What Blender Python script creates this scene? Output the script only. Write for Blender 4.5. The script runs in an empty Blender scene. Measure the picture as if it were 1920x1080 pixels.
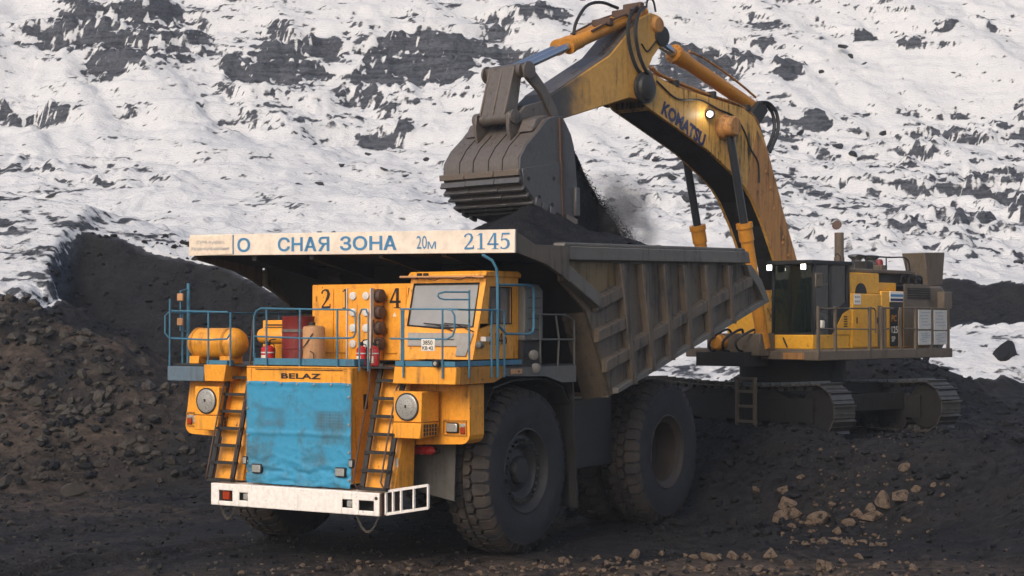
import bpy, bmesh, math, random
import numpy as np
from mathutils import Vector, Matrix
SC = bpy.context.scene
COL = SC.collection
R = math.radians

# ------------------------------------------------------------------ camera
cd = bpy.data.cameras.new('camera'); cam = bpy.data.objects.new('camera', cd); COL.objects.link(cam)
cam.location = (0, 0, 4.2)
cam.rotation_euler = (R(90 + 1.248), 0, 0)
cd.sensor_width = 36; cd.lens = 36 * 3212 / 1920
cd.clip_start = 0.5; cd.clip_end = 2000
SC.camera = cam
# ------------------------------------------------------------------ light
SUN_AZ, SUN_EL = math.atan2(-0.52, -0.85), R(34)          # towards the sun: left of and behind the camera
w = bpy.data.worlds.new('World'); SC.world = w; w.use_nodes = True
nt = w.node_tree; nt.nodes.clear()
sky = nt.nodes.new('ShaderNodeTexSky'); sky.sky_type = 'NISHITA'; sky.sun_disc = False
sky.sun_elevation = SUN_EL; sky.sun_rotation = SUN_AZ % (2 * math.pi)
sky.air_density = 1.0; sky.dust_density = 4.0; sky.ozone_density = 1.0
bg = nt.nodes.new('ShaderNodeBackground'); bg.inputs['Strength'].default_value = 0.15
wo = nt.nodes.new('ShaderNodeOutputWorld')
nt.links.new(sky.outputs[0], bg.inputs[0]); nt.links.new(bg.outputs[0], wo.inputs[0])
sd = bpy.data.lights.new('sun', 'SUN'); sd.energy = 1.3; sd.angle = R(30); sd.color = (1, 0.93, 0.84)
sun = bpy.data.objects.new('sun', sd); COL.objects.link(sun)
_to = Vector((math.sin(SUN_AZ) * math.cos(SUN_EL), math.cos(SUN_AZ) * math.cos(SUN_EL), math.sin(SUN_EL)))
sun.rotation_euler = _to.to_track_quat('Z', 'Y').to_euler(); sun.location = (-20, -20, 60)
SC.view_settings.view_transform = 'Standard'; SC.view_settings.look = 'None'
SC.view_settings.gamma = 1; SC.view_settings.exposure = 0.22
SC.view_settings.use_curve_mapping = False
SC.cycles.max_bounces = 8; SC.cycles.diffuse_bounces = 3; SC.cycles.glossy_bounces = 3
SC.cycles.transmission_bounces = 6; SC.cycles.transparent_max_bounces = 12; SC.cycles.volume_bounces = 0
SC.cycles.use_denoising = True; SC.cycles.use_adaptive_sampling = True; SC.cycles.adaptive_threshold = 0.025; SC.cycles.adaptive_min_samples = 24
SC.cycles.volume_step_rate = 2.0; SC.cycles.volume_max_steps = 128

# ------------------------------------------------------------------ helpers: materials
class NT:
    def __init__(s, name):
        s.m = bpy.data.materials.new(name); s.m.use_nodes = True
        s.t = s.m.node_tree; s.t.nodes.clear()
        s.out = s.t.nodes.new('ShaderNodeOutputMaterial')
        s.b = s.n('ShaderNodeBsdfPrincipled'); s.l(s.b.outputs[0], s.out.inputs[0])
        s.tc = s.n('ShaderNodeTexCoord')
    def n(s, t, **k):
        x = s.t.nodes.new(t)
        for a, v in k.items(): setattr(x, a, v)
        return x
    def l(s, a, b): s.t.links.new(a, b)
    def val(s, sock, v):
        if hasattr(v, 'is_linked') or isinstance(v, bpy.types.NodeSocket): s.l(v, sock)
        else: sock.default_value = v
    def noise(s, scale, detail=4, rough=0.6, stretch=None, coord='Object', off=0, dist=0):
        mp = s.n('ShaderNodeMapping'); s.l(s.tc.outputs[coord], mp.inputs[0])
        mp.inputs['Location'].default_value = (off, off * 1.7, off * .6)
        if stretch: mp.inputs['Scale'].default_value = stretch
        x = s.n('ShaderNodeTexNoise'); s.l(mp.outputs[0], x.inputs['Vector'])
        x.inputs['Scale'].default_value = scale; x.inputs['Detail'].default_value = detail
        x.inputs['Roughness'].default_value = rough; x.inputs['Distortion'].default_value = dist
        return x.outputs['Fac']
    def ramp(s, fac, lo, hi, a=0., b=1.):
        x = s.n('ShaderNodeMapRange'); x.interpolation_type = 'SMOOTHSTEP'
        s.val(x.inputs[0], fac); x.inputs[1].default_value = lo; x.inputs[2].default_value = hi
        x.inputs[3].default_value = a; x.inputs[4].default_value = b
        return x.outputs[0]
    def math(s, op, a, b=0.):
        x = s.n('ShaderNodeMath', operation=op); s.val(x.inputs[0], a); s.val(x.inputs[1], b); return x.outputs[0]
    def mix(s, fac, a, b):
        x = s.n('ShaderNodeMix', data_type='RGBA')
        s.val(x.inputs[0], fac)
        for sk, v in ((x.inputs[6], a), (x.inputs[7], b)):
            if isinstance(v, (tuple, list)): sk.default_value = (*v[:3], 1)
            else: s.l(v, sk)
        return x.outputs[2]
    def bump(s, h, strength=.3, dist=.02):
        x = s.n('ShaderNodeBump'); x.inputs['Strength'].default_value = strength; x.inputs['Distance'].default_value = dist
        s.l(h, x.inputs['Height']); s.l(x.outputs[0], s.b.inputs['Normal']); return x
    def attr(s, name):
        x = s.n('ShaderNodeAttribute', attribute_name=name); return x.outputs['Fac']
    def set(s, **k):
        for a, v in k.items():
            sk = s.b.inputs[a]
            if isinstance(v, tuple): sk.default_value = (*v[:3], 1)
            else: s.val(sk, v)
        return s.m

def grimy(name, col, dirt=(.035, .03, .026), amount=.45, rough=.55, metal=0., scale=1.6, streak=.5, rust=0., spec=.35, bump=.15):
    """painted metal: colour drift, blotchy grime, vertical run marks, small chips"""
    t = NT(name)
    n1 = t.noise(scale, 6, .65); n2 = t.noise(scale * 7, 5, .7, off=3)
    st = t.noise(scale * 3.2, 4, .6, stretch=(3, 3, .22), off=7)
    drift = t.mix(t.ramp(n2, .3, .7), tuple(c * .86 for c in col), tuple(min(1, c * 1.08) for c in col))
    g = t.math('ADD', t.math('MULTIPLY', n1, .75), t.math('MULTIPLY', st, streak))
    g = t.math('ADD', g, t.math('MULTIPLY', n2, .25))
    mid = .5 * (1 + streak)
    m = t.math('MULTIPLY', t.ramp(g, mid - .10 + .22 * (1 - amount), mid + .22 + .22 * (1 - amount)), min(1, amount * 1.7))
    c = t.mix(m, drift, dirt)
    if rust > 0:
        n3 = t.noise(scale * 4, 7, .75, off=11)
        c = t.mix(t.ramp(n3, .66 - .1 * rust, .72 - .08 * rust), c, (.075, .032, .015))
    t.l(c, t.b.inputs['Base Color'])
    t.set(Metallic=metal, Roughness=t.ramp(t.math('ADD', n2, m), .3, 1.4, rough - .12, min(1, rough + .25)))
    t.b.inputs['Specular IOR Level'].default_value = spec
    if bump: t.bump(t.math('ADD', n2, t.math('MULTIPLY', m, .6)), bump, .012)
    return t.m
def flat(name, col, rough=.6, metal=0., spec=.4, var=.12, scale=9):
    t = NT(name); n = t.noise(scale, 4, .6)
    t.l(t.mix(n, tuple(c * (1 - var) for c in col), tuple(min(1, c * (1 + var)) for c in col)), t.b.inputs['Base Color'])
    t.set(Roughness=rough, Metallic=metal); t.b.inputs['Specular IOR Level'].default_value = spec
    return t.m
def emis(name, col, strength):
    t = NT(name); t.set(**{'Base Color': (.8, .8, .8), 'Emission Color': col}); t.b.inputs['Emission Strength'].default_value = strength
    return t.m
def glass(name, tint=(.6, .65, .65), alpha=.35, rough=.08, base=(.25, .26, .27)):
    """mottled window pane: clear coat of reflection over a partly see-through pane"""
    t = NT(name)
    tr = t.n('ShaderNodeBsdfTransparent'); tr.inputs[0].default_value = (*tint, 1)
    n = t.noise(2.5, 5, .6)
    t.set(**{'Base Color': base, 'Roughness': rough})
    t.b.inputs['Specular IOR Level'].default_value = .9
    mx = t.n('ShaderNodeMixShader'); t.l(t.ramp(n, .25, .8, max(0, alpha - .05), min(1, alpha + .06)), mx.inputs[0])
    t.l(tr.outputs[0], mx.inputs[1]); t.l(t.b.outputs[0], mx.inputs[2]); t.l(mx.outputs[0], t.out.inputs[0])
    return t.m

# ------------------------------------------------------------------ helpers: geometry
def V(*a): return Vector(a[0] if len(a) == 1 else a)
class MB:
    """collects shapes; build() links them as one mesh object"""
    def __init__(s): s.v = []; s.f = []
    def add(s, vs, fs):
        o = len(s.v); s.v += [tuple(p) for p in vs]; s.f += [tuple(i + o for i in f) for f in fs]; return s
    def box(s, x0, x1, y0, y1, z0, z1):
        vs = [(x, y, z) for z in (z0, z1) for y in (y0, y1) for x in (x0, x1)]
        return s.add(vs, [(0, 2, 3, 1), (4, 5, 7, 6), (0, 1, 5, 4), (2, 6, 7, 3), (0, 4, 6, 2), (1, 3, 7, 5)])
    def hexa(s, a, b):
        """two quads (same winding) joined"""
        return s.add(list(a) + list(b), [(3, 2, 1, 0), (4, 5, 6, 7)] + [(i, (i + 1) % 4, 4 + (i + 1) % 4, 4 + i) for i in range(4)])
    def prism(s, poly, ax, a, b):
        """2-D polygon extruded along axis ax from a to b; poly coords are the two other axes in order"""
        n = len(poly)
        def p(q, c):
            return {'x': (c, q[0], q[1]), 'y': (q[0], c, q[1]), 'z': (q[0], q[1], c)}[ax]
        vs = [p(q, a) for q in poly] + [p(q, b) for q in poly]
        return s.add(vs, [tuple(range(n))[::-1], tuple(range(n, 2 * n))] + [(i, (i + 1) % n, n + (i + 1) % n, n + i) for i in range(n)])
    def bar(s, p, q, w, h=None, up=(0, 0, 1)):
        """rectangular bar from p to q"""
        p, q = V(p), V(q); h = h or w; d = (q - p).normalized(); up = V(up)
        if abs(d.dot(up)) > .98: up = V(1, 0, 0)
        a = d.cross(up).normalized() * w / 2; b = a.cross(d).normalized() * h / 2
        return s.hexa([p - a - b, p + a - b, p + a + b, p - a + b], [q - a - b, q + a - b, q + a + b, q - a + b])
    def tube(s, pts, r, n=8, caps=True, closed=False):
        pts = [V(p) for p in pts]; m = len(pts); rs = r if isinstance(r, (list, tuple)) else [r] * m
        o = len(s.v); prev = None
        for i, p in enumerate(pts):
            if closed: d = (pts[(i + 1) % m] - pts[i - 1])
            else: d = pts[min(i + 1, m - 1)] - pts[max(i - 1, 0)]
            d.normalize()
            if prev is None:
                a = d.orthogonal().normalized()
            else:
                a = prev - d * prev.dot(d)
                a = a.normalized() if a.length > 1e-6 else d.orthogonal().normalized()
            prev = a; b = d.cross(a)
            for k in range(n):
                t = 2 * math.pi * k / n
                s.v.append(tuple(p + (a * math.cos(t) + b * math.sin(t)) * rs[i]))
        for i in range(m if closed else m - 1):
            j = (i + 1) % m
            for k in range(n):
                s.f.append((o + i * n + k, o + i * n + (k + 1) % n, o + j * n + (k + 1) % n, o + j * n + k))
        if caps and not closed:
            s.f.append(tuple(o + k for k in range(n))[::-1]); s.f.append(tuple(o + (m - 1) * n + k for k in range(n)))
        return s
    def cyl(s, p, q, r, n=16, r2=None): return s.tube([p, q], [r, r if r2 is None else r2], n)
    def lathe(s, prof, c, ax, n=24, closed=False):
        """profile [(along, radius)] turned about axis ax through c"""
        c = V(c); ax = V(ax).normalized(); a = ax.orthogonal().normalized(); b = ax.cross(a); o = len(s.v)
        for (h, r) in prof:
            for k in range(n):
                t = 2 * math.pi * k / n; s.v.append(tuple(c + ax * h + (a * math.cos(t) + b * math.sin(t)) * r))
        m = len(prof)
        for i in range(m - 1 if not closed else m):
            j = (i + 1) % m
            for k in range(n): s.f.append((o + i * n + k, o + i * n + (k + 1) % n, o + j * n + (k + 1) % n, o + j * n + k))
        if not closed:
            s.f.append(tuple(o + k for k in range(n))[::-1]); s.f.append(tuple(o + (m - 1) * n + k for k in range(n)))
        return s
    def slab(s, poly3, t):
        """planar polygon given thickness t along its normal (centred)"""
        ps = [V(p) for p in poly3]; nn = V(0, 0, 0)
        for i in range(len(ps)): nn += ps[i].cross(ps[(i + 1) % len(ps)])
        nn = nn.normalized() * t / 2; n = len(ps)
        return s.add([p - nn for p in ps] + [p + nn for p in ps], [tuple(range(n))[::-1], tuple(range(n, 2 * n))] + [(i, (i + 1) % n, n + (i + 1) % n, n + i) for i in range(n)])
    def mesh(s, name, smooth=None):
        me = bpy.data.meshes.new(name); me.from_pydata(s.v, [], s.f)
        bm = bmesh.new(); bm.from_mesh(me); bmesh.ops.recalc_face_normals(bm, faces=bm.faces); bm.to_mesh(me); bm.free()
        if smooth is not None:
            me.shade_smooth(); me.set_sharp_from_angle(angle=R(smooth))
        return me
    def build(s, name, mat, parent=None, smooth=35, bevel=0, seg=1):
        o = obj(name, s.mesh(name, smooth), mat, parent)
        if bevel:
            b = o.modifiers.new('bevel', 'BEVEL'); b.width = bevel; b.segments = seg; b.limit_method = 'ANGLE'; b.angle_limit = R(40); b.harden_normals = False
        return o
def obj(name, me, mat=None, parent=None):
    o = bpy.data.objects.new(name, me); COL.objects.link(o)
    if mat is not None and me is not None and len(me.materials) == 0: me.materials.append(mat)
    if parent is not None: o.parent = parent
    return o
def tag(o, label=None, cat=None, group=None, kind=None):
    for k, v in (('label', label), ('category', cat), ('group', group), ('kind', kind)):
        if v: o[k] = v
    return o
def empty(name, loc=(0, 0, 0), rz=0., label=None, cat=None, group=None, parent=None):
    o = bpy.data.objects.new(name, None); COL.objects.link(o); o.location = loc; o.rotation_euler = (0, 0, R(rz)); o.empty_display_size = .3
    if parent is not None: o.parent = parent
    return tag(o, label, cat, group)
def arc(c, r, a0, a1, n, plane='xz'):
    out = []
    for i in range(n + 1):
        t = R(a0 + (a1 - a0) * i / n); u, v_ = c[0] + r * math.cos(t), c[1] + r * math.sin(t)
        out.append((u, v_))
    return out
def text_mesh(body, size, bold=0., ext=.006, width=None, spacing=1.0):
    """lettering as a mesh in the xy plane, origin at its lower left corner, height = size for capitals"""
    cu = bpy.data.curves.new('txt', 'FONT'); cu.body = body; cu.size = 1; cu.offset = bold; cu.extrude = 0; cu.resolution_u = 3; cu.space_character = spacing
    o = bpy.data.objects.new('txt', cu); COL.objects.link(o); bpy.context.view_layer.update()
    me = bpy.data.meshes.new_from_object(o); bpy.data.objects.remove(o); bpy.data.curves.remove(cu)
    co = np.array([v.co[:] for v in me.vertices]); mn, mx = co.min(0), co.max(0)
    sx = sy = size / (mx[1] - mn[1])
    if width: sx = width / (mx[0] - mn[0])
    for v in me.vertices: v.co = ((v.co.x - mn[0]) * sx, (v.co.y - mn[1]) * sy, 0)
    return me
def place_flat(me, name, mat, origin, ex, ey, parent, thick=.004):
    """lay a flat mesh (xy) at origin with its x along ex and y along ey (local coords of parent)"""
    ex, ey = V(ex).normalized(), V(ey).normalized(); ez = ex.cross(ey); o = V(origin) + ez * thick
    for v in me.vertices: v.co = o + ex * v.co.x + ey * v.co.y
    return obj(name, me, mat, parent)

# ------------------------------------------------------------------ numpy noise
def _h(ix, iy, seed):
    n = (ix.astype(np.int64) * 374761393 + iy.astype(np.int64) * 668265263 + seed * 974634777) & 0xffffffff
    n = ((n ^ (n >> 13)) * 1274126177) & 0xffffffff
    return ((n ^ (n >> 16)) & 0xffff) / 65535.0
def vnoise(x, y, seed=0):
    ix, iy = np.floor(x), np.floor(y); fx, fy = x - ix, y - iy
    fx = fx * fx * fx * (fx * (fx * 6 - 15) + 10); fy = fy * fy * fy * (fy * (fy * 6 - 15) + 10)
    a, b, c, d = _h(ix, iy, seed), _h(ix + 1, iy, seed), _h(ix, iy + 1, seed), _h(ix + 1, iy + 1, seed)
    return (a + (b - a) * fx) * (1 - fy) + (c + (d - c) * fx) * fy
def fbm(x, y, oct=4, seed=0, gain=.5, lac=2.03):
    s = np.zeros_like(x); a = 1.; t = 0.
    for i in range(oct):
        s += a * vnoise(x, y, seed + i * 17); t += a; a *= gain; x = x * lac + 13.7; y = y * lac + 7.3
    return s / t
def sstep(a, b, x):
    t = np.clip((x - a) / (b - a), 0, 1); return t * t * (3 - 2 * t)

# ================================================================== THE PIT: floor, heaps, benches, highwall
PATCH = [
    (1, 0.9, [(-34.9, 117.2), (-28.3, 120.2), (-26.7, 121.2), (-23.8, 121.2), (-20.9, 118.8), (-20.1, 116.4), (-22.5, 112.9), (-25.8, 111.3), (-28.1, 111.3), (-28.7, 112.9), (-26.9, 114.4), (-29.3, 114.4), (-33.8, 116.4)]),
    (0.9, 0.9, [(-17.3, 118.1), (-14.9, 117.1), (-11.4, 116.4), (-12.0, 112.9), (-14.1, 110.7), (-16.0, 110.4), (-18.8, 110.7), (-20.0, 109.3), (-18.7, 113.5), (-17.2, 115.8)]),
    (1, 0.9, [(-10.2, 115.4), (-7.9, 117.4), (-5.4, 116.8), (-2.9, 116.4), (-0.4, 115.8), (1.8, 113.8), (0.0, 111.4), (-2.6, 112.9), (-3.0, 111.3), (-5.2, 111.6), (-8.0, 111.3), (-10.5, 110.4), (-11.7, 111.9)]),
    (0.62, 1.2, [(-2.8, 118.8), (0.2, 120.3), (2.9, 120.1), (2.6, 117.9), (0.0, 116.9), (-2.5, 116.5)]),
    (0.9, 0.6, [(-33.9, 109.7), (-32.8, 109.4), (-31.2, 108.8), (-27.7, 108.5), (-27.2, 107.2), (-28.4, 106.4), (-29.5, 107.0), (-32.3, 107.9), (-33.4, 108.0)]),
    (0.8, 0.5, [(-11.5, 107.0), (-10.1, 106.7), (-10.6, 106.1), (-11.5, 106.3)]),
    (0.85, 0.5, [(-9.3, 107.0), (-7.8, 107.5), (-5.6, 107.2), (-6.3, 106.1), (-8.5, 106.0)]),
    (0.8, 0.5, [(-20.1, 107.0), (-19.5, 108.4), (-19.2, 107.2), (-19.8, 106.1)]),
    (0.6, 0.6, [(-19.3, 104.0), (-18.0, 106.4), (-16.9, 105.8), (-17.8, 104.0)]),
    (0.8, 0.5, [(-25.1, 108.0), (-24.0, 108.1), (-23.7, 107.3), (-24.9, 107.2)]),
    (1, 0.7, [(10.2, 116.1), (12.7, 116.6), (14.8, 116.9), (17.2, 116.9), (16.5, 114.7), (15.3, 113.8), (13.7, 112.6), (11.0, 112.0), (9.4, 113.5)]),
    (0.9, 0.6, [(17.5, 114.6), (20.0, 114.4), (19.9, 113.5), (18.2, 112.0), (17.3, 113.2)]),
    (0.9, 0.4, [(24.0, 118.2), (25.8, 117.9), (25.1, 116.3), (23.8, 116.4)]),
    (0.9, 0.35, [(26.0, 115.8), (28.3, 116.3), (30.5, 116.9), (30.3, 116.3), (28.0, 115.5), (26.1, 115.2)]),
    (0.8, 0.4, [(31.6, 117.5), (32.7, 117.5), (33.3, 116.6), (32.4, 116.4)]),
    (0.85, 0.6, [(17.5, 108.8), (19.0, 108.7), (20.2, 108.0), (19.5, 106.9), (18.1, 107.4)]),
    (0.9, 0.8, [(21.2, 106.1), (25.5, 106.9), (33.5, 107.4), (32.4, 103.9), (28.6, 102.8), (27.3, 104.1), (25.1, 101.7), (22.2, 98.7), (21.2, 100.1), (23.8, 103.3)]),
    (1, 0.7, [(25.9, 98.7), (31.4, 100.7), (28.8, 92.4), (24.8, 93.1)]),
    (1, 0.6, [(25.2, 91.8), (28.6, 91.8), (27.0, 86.7), (25.0, 87.5)]),
    (1, 0.5, [(22.6, 88.1), (25.2, 88.3), (24.6, 86.1), (21.6, 83.9)]),
    (0.85, 0.6, [(19.0, 85.8), (21.5, 86.9), (21.1, 84.7), (18.9, 81.5), (18.0, 81.5)]),
    (0.42, 2.5, [(17.7, 106.9), (21.1, 105.8), (25.4, 101.7), (31.1, 101.7), (23.8, 78.1), (13.4, 79.6), (7.7, 84.7), (7.0, 101.7), (11.2, 105.8)]),
    (0.33, 2, [(-31.8, 102.8), (-24.8, 102.0), (-19.3, 98.0), (-18.3, 94.4), (-24.2, 95.8), (-30.5, 98.7)]),
    (0.3, 2, [(-4.4, 101.7), (1.3, 105.8), (8.9, 98.7), (7.7, 82.6), (-3.0, 86.9)]),
    (0.35, 2.5, [(-20.3, 116.3), (-9.5, 116.9), (-2.1, 110.2), (-13.1, 104.9), (-19.4, 106.9)]),
]
def poly_mask(X, Y, poly, soft, wx, wy):
    """1 inside the polygon, soft ragged edge"""
    P = np.array(poly); m = np.zeros_like(X)
    x0, y0 = P.min(0) - soft * 3; x1, y1 = P.max(0) + soft * 3
    sel = (X > x0) & (X < x1) & (Y > y0) & (Y < y1)
    if not sel.any(): return m
    x, y = X[sel] + wx[sel], Y[sel] + wy[sel]
    ins = np.zeros(x.shape, bool); dmin = np.full(x.shape, 1e9)
    for i in range(len(P)):
        ax, ay = P[i]; bx, by = P[(i + 1) % len(P)]
        c = ((ay > y) != (by > y)) & (x < (bx - ax) * (y - ay) / (by - ay + 1e-12) + ax); ins ^= c
        ex, ey = bx - ax, by - ay; t = np.clip(((x - ax) * ex + (y - ay) * ey) / (ex * ex + ey * ey + 1e-9), 0, 1)
        dmin = np.minimum(dmin, np.hypot(x - ax - t * ex, y - ay - t * ey))
    m[sel] = sstep(-soft, soft, np.where(ins, dmin, -dmin)); return m
_PY = [40, 58, 62, 66, 80, 100, 106, 130, 150, 175, 260]
_PZ = [1.2, 2.0, 2.4, 3.3, 7.3, 13.2, 16.2, 34, 47, 56, 62]
def z_snow(X, Y):
    return np.interp(Y, _PY, _PZ)
def z_heap(X, Y):
    """heap at the left: rubble cone in front, snowy talus above it, freshly cut coal face beside it"""
    b = sstep(-14.3, -13.5, X + (vnoise(Y * .5, X * .2, 5) - .5) * 1.2)
    rub = np.minimum((Y - 43.5 + 1.2 * (vnoise(X * .3, Y * .05, 3) - .5)) * .78, 4.75 - .52 * np.maximum(0, X + 13.8) + .7 * (vnoise(X * .6, Y * .6, 9) - .5))
    crest = np.interp(X, [-60, -30, -18, -14.3, -11.3, -9, -5, 0, 4], [14, 11, 8.9, 8.2, 7.3, 6.4, 4.6, 2.2, 0])
    talus = 4.55 + (Y - 49.8) * .43
    edge = np.interp(X, [-16, -14.3, -9.5, 0], [7.4, 7.3, 6.1, 2.0])
    coal = np.where((Y - 49.8) * 1.02 < edge, (Y - 49.8) * 1.02, edge + (Y - 49.8 - edge / 1.02) * .32)
    up = np.where(X < -20, talus, talus * (1 - b) + coal * b)
    up = np.minimum(up, crest - np.maximum(0, Y - 60.5) * .35)
    return np.maximum(np.where(Y > 43, rub, -1), np.where(Y > 48.5, up, -1)), b
def ground_z(X, Y, fine=True):
    X = np.asarray(X, float); Y = np.asarray(Y, float)
    # bench the excavator stands on
    d = (X - 4.3) * .60 + (Y - 39.2) * .80
    bench = 1.47 * sstep(-2.4, 1.4, d + .9 * (vnoise(X * .35, Y * .35, 2) - .5) * (d < 1)) * sstep(1.5, 4.5, X + .25 * (Y - 40))
    z = bench
    z = z + .75 * np.exp(-((X - 12.5) ** 2 / 9 + (Y - 33.0) ** 2 / 3.2)) + .35 * np.exp(-((X - 8.2) ** 2 / 6 + (Y - 36.5) ** 2 / 2.0))
    z = z + 1.80 * np.exp(-(((X - 10.4) / 4.1) ** 4 + ((Y - 53.5) / 3.2) ** 2))          # spoil heap behind the tracks
    tx, ty = X - 3.07, Y - 44.6; tt = np.clip((tx * 3.88 - ty * 5.0) / 40.05, 0, 1)                       # coal pushed up along the near track
    z = z + .34 * np.exp(-(np.hypot(tx - tt * 3.88, ty + tt * 5.0) / .75) ** 2)
    heap, b = z_heap(X, Y)
    far = sstep(57, 66, Y)
    z = np.maximum(z, heap)
    sn = z_snow(X, Y)
    z = np.where(Y > 57, np.maximum(z, sn * far + z * (1 - far)), z)
    # coal seam at the right behind the excavator: a steeper band in the slope
    q = Y + .45 * (X - 19); led = sstep(11, 14, X) * sstep(60, 50, X)
    z = z + led * (.6 * sstep(70.5, 73.5, q) - .6 * sstep(73.5, 84, q)) - led * .5 * sstep(66, 70.5, q) * sstep(74, 70.5, q)
    if fine:
        n = fbm(X * .8, Y * .8, 4, 21) - .5; n2 = fbm(X * 3.1, Y * 3.1, 3, 31) - .5
        amp = .18 + .75 * sstep(.4, 1.4, heap) * (Y < 52) * (1 - b * .3) + .35 * sstep(.2, 1.2, bench)
        near = sstep(75, 55, Y)
        tr = np.exp(-((X + 2) ** 2) / 60 - ((Y - 33) ** 2) / 40)            # levelled under the truck
        ex = np.exp(-(((X - 7.2) ** 2 + (Y - 44) ** 2) / 12) ** 2)          # and under the tracks
        z = z + near * (1 - .85 * np.maximum(tr, ex)) * (amp * n + (.10 + .25 * amp) * n2)
        lump = np.maximum(0, vnoise(X * 2.3, Y * 2.3, 77) - .62) * np.maximum(0, vnoise(X * .4, Y * .4, 78) - .35)
        z = z + near * (1 - .9 * tr) * lump * 1.1
    return z
def snow_cover(X, Y):
    """0..1 how much snow lies here"""
    heap, b = z_heap(X, Y)
    zt = ground_z(X, Y, False)
    edge = np.interp(X, [-16, -14.3, -9.5, 0], [7.4, 7.3, 6.1, 2.0])
    wob = 1.2 * (fbm(X * .7, Y * .7, 3, 41) - .5)
    above = sstep(-.25, .25, heap - edge + wob * .35)
    tal = sstep(.0, .5, Y - 49.9 + wob) * (1 - b)
    s = np.where(Y < 63, np.maximum(tal, above * (Y > 54)) * .50, 0) * (heap > .5) * (X < 0)
    far = sstep(62.2, 63.2, Y + wob + .9 * (vnoise(X * .5, 0 * X, 6) - .5))
    s = np.maximum(s, far * np.interp(Y, [62, 80, 100, 110], [.72, .66, .78, .8]))
    q = Y + .45 * (X - 19) + wob
    seam = sstep(12.5, 13.5, X + wob) * sstep(70.2, 70.8, q) * sstep(74.0, 73.4, q + .8 * (vnoise(X * 1.1, Y * 1.1, 8) - .5))
    return s * (1 - seam)

def terrain_mesh(name, xs, ys, zf):
    X, Y = np.meshgrid(xs, ys); Z, attrs = zf(X, Y); nx, ny = len(xs), len(ys)
    me = bpy.data.meshes.new(name); nv = nx * ny; me.vertices.add(nv)
    me.vertices.foreach_set('co', np.stack([X, Y, Z], -1).astype(np.float32).ravel())
    i = (np.arange(ny - 1)[:, None] * nx + np.arange(nx - 1)[None, :]).ravel()
    q = np.stack([i, i + 1, i + nx + 1, i + nx], -1).astype(np.int32); nf = len(q)
    me.loops.add(nf * 4); me.loops.foreach_set('vertex_index', q.ravel())
    me.polygons.add(nf); me.polygons.foreach_set('loop_start', np.arange(0, nf * 4, 4, dtype=np.int32)); me.polygons.foreach_set('loop_total', np.full(nf, 4, np.int32))
    me.update(); me.validate()
    me.polygons.foreach_set('use_smooth', np.ones(nf, bool))
    for k, a in attrs.items():
        at = me.attributes.new(k, 'FLOAT', 'POINT'); at.data.foreach_set('value', a.astype(np.float32).ravel())
    return me

def cover_attrs(X, Y, Z, snow, brown, rock):
    """per-vertex snow amount from what lies there, how steep it is and patchy wind drift"""
    gy, gx = np.gradient(Z, axis=0) / np.gradient(Y, axis=0), np.gradient(Z, axis=1) / np.gradient(X, axis=1)
    nz = 1 / np.sqrt(1 + gx * gx + gy * gy)
    nA = fbm(X * .35, Y * .45, 4, 201); nB = fbm(X * 1.1, Y * 2.2, 4, 211, .62)
    hi = fbm(X * .75, Z * 3.4 + X * .12, 5, 221, .70) - .5                       # bedding: thin level streaks
    hj = fbm(X * 2.8, Y * 4.6, 3, 231, .65) - .5
    low = fbm(X * .09, Y * .09, 3, 241)
    chute = np.maximum(sstep(.54, .68, fbm((X + .85 * Y) * .30, Y * .05, 3, 251)), sstep(.60, .70, fbm((X + .75 * Y) * 1.0, Y * .10, 3, 253)))            # snow chutes slanting down to the left
    far = sstep(64, 70, Y)
    bd = (Z + .22 * X + 5 * (fbm(X * .06, Y * .06, 3, 271) - .5)) / 6.5; bd = np.exp(-((bd - np.floor(bd) - .5) / .055) ** 2) * sstep(.42, .62, fbm(X * .15, Y * .15, 3, 273))   # thin outcropping seams
    speck = .38 * bd * far * sstep(78, 90, Y) + np.clip((low - .50) * 1.6, 0, .28) * far + .56 * (Y < 64) + .14 * sstep(80, 68, Y) + .16 * sstep(9, 14, X) * sstep(76, 70, Y) * (Y >= 64)
    r = np.clip(rock + .55 * (fbm(X * .55, Y * .75, 4, 261, .6) - .5) * (rock > .02), 0, 1.15)
    s = 1.09 + (nz - .80) * .75 - r * (.98 - .55 * chute) - speck * (1 - .4 * chute) + hi * (1.7 + 1.5 * r) + hj * (1.2 + 1.0 * r) + (nA - .5) * .3
    lie = sstep(.03, .30, snow); s = s - 2.2 * (1 - lie)
    return dict(cover=s, soil=lie, brown=np.clip(brown * sstep(.30, .62, nA * .55 + nB * .45), 0, 1))
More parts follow.
